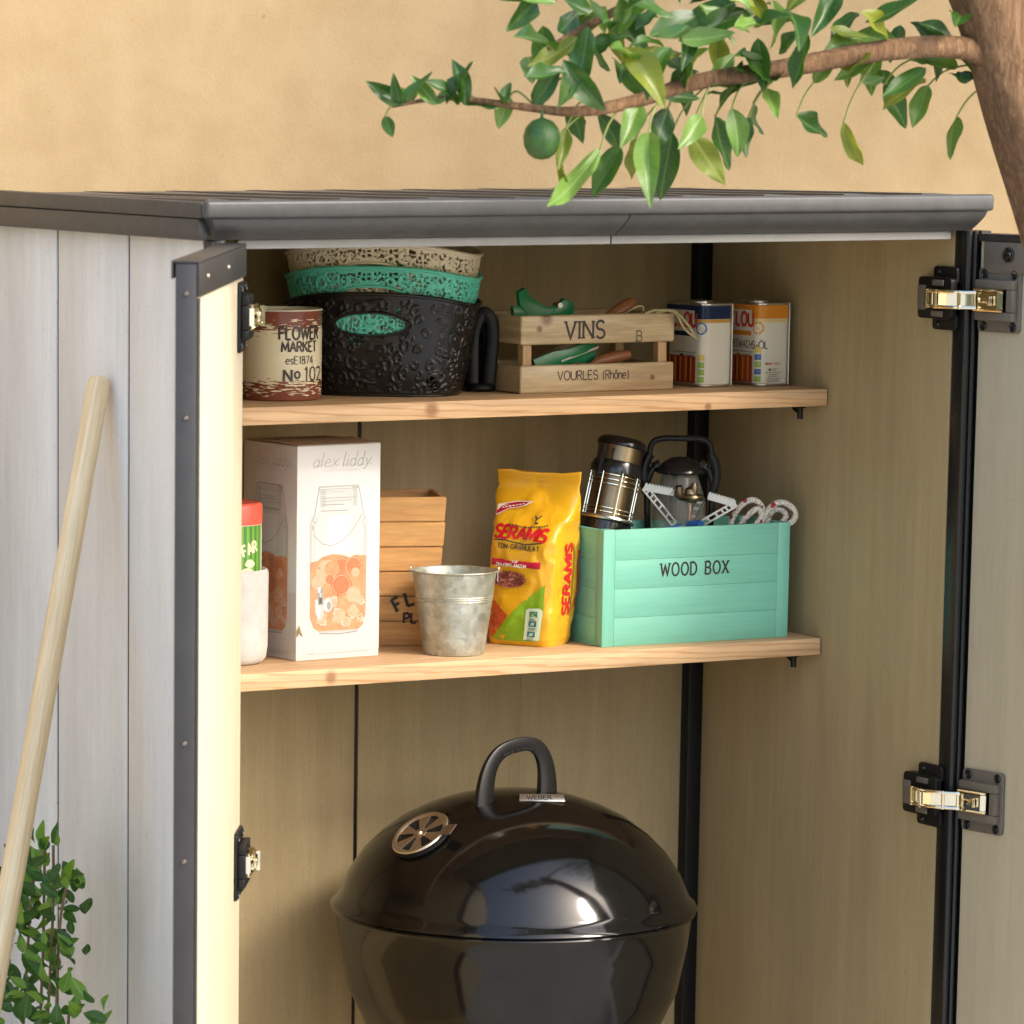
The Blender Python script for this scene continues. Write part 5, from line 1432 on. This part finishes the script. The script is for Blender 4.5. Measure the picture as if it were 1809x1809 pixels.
vis = [(0.372,-0.500,2.061,0.245,-0.560,1.981,0.0336,0),(0.417,-0.480,2.064,0.383,-0.460,1.991,0.0386,1),(0.438,-0.520,2.084,0.405,-0.580,1.978,0.0420,0),
(0.524,-0.450,2.084,0.525,-0.420,1.984,0.0420,1),(0.475,-0.430,2.075,0.488,-0.400,2.013,0.0218,2),(0.524,-0.500,2.080,0.564,-0.530,2.009,0.0420,2),
(0.583,-0.470,2.106,0.624,-0.450,2.027,0.0370,1),(0.649,-0.460,2.106,0.654,-0.450,2.045,0.0235,1),(0.704,-0.500,2.107,0.776,-0.480,2.076,0.0336,1),
(0.774,-0.520,2.099,0.827,-0.500,2.035,0.0252,2),(0.955,-0.550,2.107,0.984,-0.500,2.042,0.0353,0),(0.299,-0.500,2.061,0.324,-0.500,1.985,0.0134,2),
(0.312,-0.500,2.090,0.288,-0.520,2.030,0.0218,2),(0.340,-0.470,2.113,0.385,-0.430,2.066,0.0302,1),(0.376,-0.480,2.110,0.430,-0.450,2.060,0.0319,1),
(0.074,-0.400,2.105,0.087,-0.400,2.075,0.0202,1),(0.521,-0.530,2.107,0.469,-0.550,2.060,0.0336,0),(0.592,-0.500,2.118,0.604,-0.500,2.047,0.0370,0),
(0.496,-0.480,2.118,0.465,-0.500,2.061,0.0386,1),(0.435,-0.500,2.126,0.391,-0.520,2.061,0.0370,0),(0.656,-0.460,2.126,0.691,-0.440,2.079,0.0336,1),
(0.858,-0.500,2.152,0.901,-0.500,2.088,0.0336,1),(0.248,-0.450,2.133,0.230,-0.450,2.087,0.0286,0),(0.939,-0.500,2.152,0.913,-0.500,2.089,0.0336,0)]
for (bx, by, bz, tx0, ty0, tz0, w, s_) in vis: place_leaf(tree, (bx, by, bz), (tx0, ty0, tz0), w, LV[s_], roll=rng.uniform(-.25, .25))
# the rest of the crown, above the part the leaves above hang from
for k in range(120):
    if k < 60:
        u = rng.random(); bx = .25 + .72 * u; bz = 2.13 + .06 * sin(u * 3) + rng.uniform(.0, .10); by = -.53 + rng.uniform(-.09, .09)
    else:
        u = rng.random(); bx = .26 + .66 * u; bz = 2.20 + .18 * u + rng.uniform(-.05, .08); by = -.54 + rng.uniform(-.12, .12)
    a = rng.uniform(-1, 1); ln_ = rng.uniform(.06, .105)
    tip = Vector((a, rng.uniform(-.5, .5), rng.uniform(-1.0, .25))).normalized() * ln_
    if bz + tip.z < 2.108: tip.z = abs(tip.z) * .3
    place_leaf(tree, (bx, by, bz), (bx + tip.x, by + tip.y, bz + tip.z), ln_ * rng.uniform(.36, .46), LV[rng.choice((0, 1, 1, 2, 1, 0))], face=(-.35, -.7, .6), roll=rng.uniform(-.5, .5))
m_twig = mat('green_twig', (.20, .24, .06), .6, var=.2, vscale=40)
for (bx, by, bz, tx0, ty0, tz0, w, s_) in vis:
    q = Vector((bx, by, bz)); e = min(BR_PTS, key=lambda c: (c - q - Vector((.04, 0, .03))).length)
    b = MB(); b.tube([p_ - OT for p_ in wig([q - Vector((tx0 - bx, ty0 - by, tz0 - bz)) * -.02, q.lerp(e, .3) + Vector((0, 0, .012)), e], 5)], .0015, 6)
    obj('twig', b, m_twig, tree)
    if (e - q).length > .05:
        for f_ in (.45, .8):
            w0 = q.lerp(e, f_) + Vector((0, 0, .010))
            if w0.z < 2.135: continue
            dd = Vector((rng.uniform(-1, 1), rng.uniform(-.4, .4), rng.uniform(-.3, .5))).normalized() * rng.uniform(.055, .085)
            place_leaf(tree, w0, w0 + dd, dd.length * .40, LV[rng.choice((0, 1, 1))], face=(-.35, -.7, .6), roll=rng.uniform(-.5, .5))
b = MB(); b.lathe([(0, -.030), (.010, -.0285), (.019, -.022), (.025, -.010), (.0262, .002), (.0235, .014), (.015, .024), (.006, .0275), (.0025, .0285), (.002, .04), (0, .04)], 32, M=T(*(Vector((.272, -.50, 2.075)) - OT)))
obj('fruit', b, mat('green_fruit', (.035, .105, .015), .45, var=.3, vscale=45, var2=.3, vscale2=260, bump=.5, bscale=330, bdist=.0012), tree)
cr = link('crown', leaf_cloud('crown', [((2.35, -.35, 3.55), (.95, .85, .65), 1.0)], 1500, .045, m_far, 31), tree)
cr.location = -OT
cr['kind'] = 'stuff'
for k in range(16):
    u = rng.random(); w0 = Vector((.07 + .22 * u, -.41 - .08 * u, 2.122 - .004 * u))
    dd = Vector((rng.uniform(-1, .6), rng.uniform(-.4, .4), rng.uniform(.05, .9))).normalized() * rng.uniform(.04, .075)
    place_leaf(tree, w0, w0 + dd, dd.length * .40, LV[rng.choice((0, 1, 1))], face=(-.35, -.7, .6), roll=rng.uniform(-.5, .5))
# shrub at the foot of the cabinet side
sh = thing('garden_shrub', 'low green leafy shrub growing beside the grey cabinet wall, behind the wooden pole', 'shrub', (-.13, .36, 0))
OS = sh.location
shl = [(-0.100,0.358,0.954,-0.110,0.331,1.006,0.0229),(-0.100,0.385,0.959,-0.110,0.368,0.988,0.0141),(-0.100,0.316,0.969,-0.110,0.279,1.013,0.0158),(-0.100,0.337,0.957,-0.110,0.347,0.973,0.0158),(-0.100,0.352,0.955,-0.110,0.310,0.982,0.0158),
(-0.100,0.368,0.916,-0.110,0.399,0.957,0.0229),(-0.100,0.337,0.930,-0.110,0.368,0.953,0.0194),(-0.100,0.343,0.940,-0.110,0.310,0.953,0.0123),(-0.100,0.296,0.941,-0.110,0.290,0.920,0.0106),(-0.100,0.265,0.923,-0.110,0.221,0.960,0.0158),
(-0.100,0.255,0.920,-0.110,0.185,0.941,0.0158),(-0.100,0.270,0.924,-0.110,0.245,0.909,0.0158),(-0.100,0.255,0.918,-0.110,0.201,0.924,0.0106),(-0.100,0.323,0.905,-0.110,0.337,0.917,0.0211),(-0.100,0.389,0.894,-0.110,0.399,0.921,0.0194),
(-0.100,0.317,0.892,-0.110,0.347,0.893,0.0211),(-0.100,0.410,0.868,-0.110,0.410,0.892,0.0211),(-0.100,0.348,0.874,-0.110,0.302,0.909,0.0176),(-0.100,0.389,0.858,-0.110,0.337,0.890,0.0211),(-0.100,0.306,0.872,-0.110,0.316,0.889,0.0211)]
for q in shl: place_leaf(sh, q[:3], q[3:6], q[6] * 1.25, SV[0 if rng.random() < .55 else 1], face=(-.6, -.6, .5), asp=.30)
stems = [[(-.12, .36, .0), (-.11, .36, .5), (-.105, .345, .80), (-.1, .350, .955)], [(-.13, .37, .0), (-.11, .33, .6), (-.105, .31, .85), (-.1, .318, .966)], [(-.13, .36, .0), (-.11, .30, .6), (-.105, .285, .84), (-.1, .262, .920)], [(-.13, .38, 0), (-.12, .40, .5), (-.105, .40, .80), (-.1, .39, .90)],
         [(-.12, .34, 0), (-.13, .24, .4), (-.13, .20, .72)], [(-.14, .40, 0), (-.15, .46, .4), (-.14, .48, .78)]]
b = MB()
for s_ in stems: b.tube([p_ - OS for p_ in wig(s_, 6)], .0026, 6)
obj('stem', b, mat('shrub_stem', (.18, .12, .05), .7), sh)
for k in range(270):
    z = rng.uniform(.46, .90); c = rng.choice(stems)
    u = min(1, z / c[-1][2]); i = min(len(c) - 2, int(u * (len(c) - 1))); a0, a1 = Vector(c[i]), Vector(c[i + 1])
    q = a0.lerp(a1, u * (len(c) - 1) - i) + Vector((rng.uniform(-.07, .05), rng.uniform(-.06, .05), rng.uniform(-.03, .03)))
    if q.x > -.0: q.x = -.005
    if q.z > .84 and q.y < .28: continue
    ln_ = rng.uniform(.024, .046); d = Vector((rng.uniform(-1, .3), rng.uniform(-1, .8), rng.uniform(-.2, 1))).normalized() * ln_
    e = q + d
    if e.x > .012: e.x = .01
    place_leaf(sh, q, e, ln_ * .55, SV[0 if rng.random() < .4 else 1], face=(-.6, -.5, .6), asp=.30)

# ------------------------------------------------------------------ garden behind the camera (seen in the grill lid, shades and bounces light)
hd = link('hedge', leaf_cloud('hedge', [((x, -13.5 - .6 * abs(x) / 10, .8), (1.6, .7, .9), 1.0) for x in range(-14, 13, 2)], 1100, .11, m_far, 5))
hd['kind'] = 'stuff'
for i, (x, y, hgt, lab) in enumerate(((-6.5, -12.0, 4.6, 'broad round garden tree at the left beyond the hedge'), (-.5, -15.0, 6.0, 'taller garden tree straight across the paving from the cabinet'))):
    tr = thing('garden_tree', lab, 'tree', (x, y, 0), 0)
    b = MB(); b.tube([(0, 0, 0), (.05, 0, hgt * .3), (0, .05, hgt * .6)], [.16, .12, .07], 12); obj('trunk', b, mb_, tr)
    link('crown', leaf_cloud('crown', [((0, 0, hgt * .72), (1.7, 1.7, hgt * .27), 1.0), ((.9, .2, hgt * .60), (1.1, 1.1, .8), .5), ((-1.0, 0, hgt * .62), (1.1, 1.1, .8), .5)], 3200, .12, m_far, 20 + i), tr)
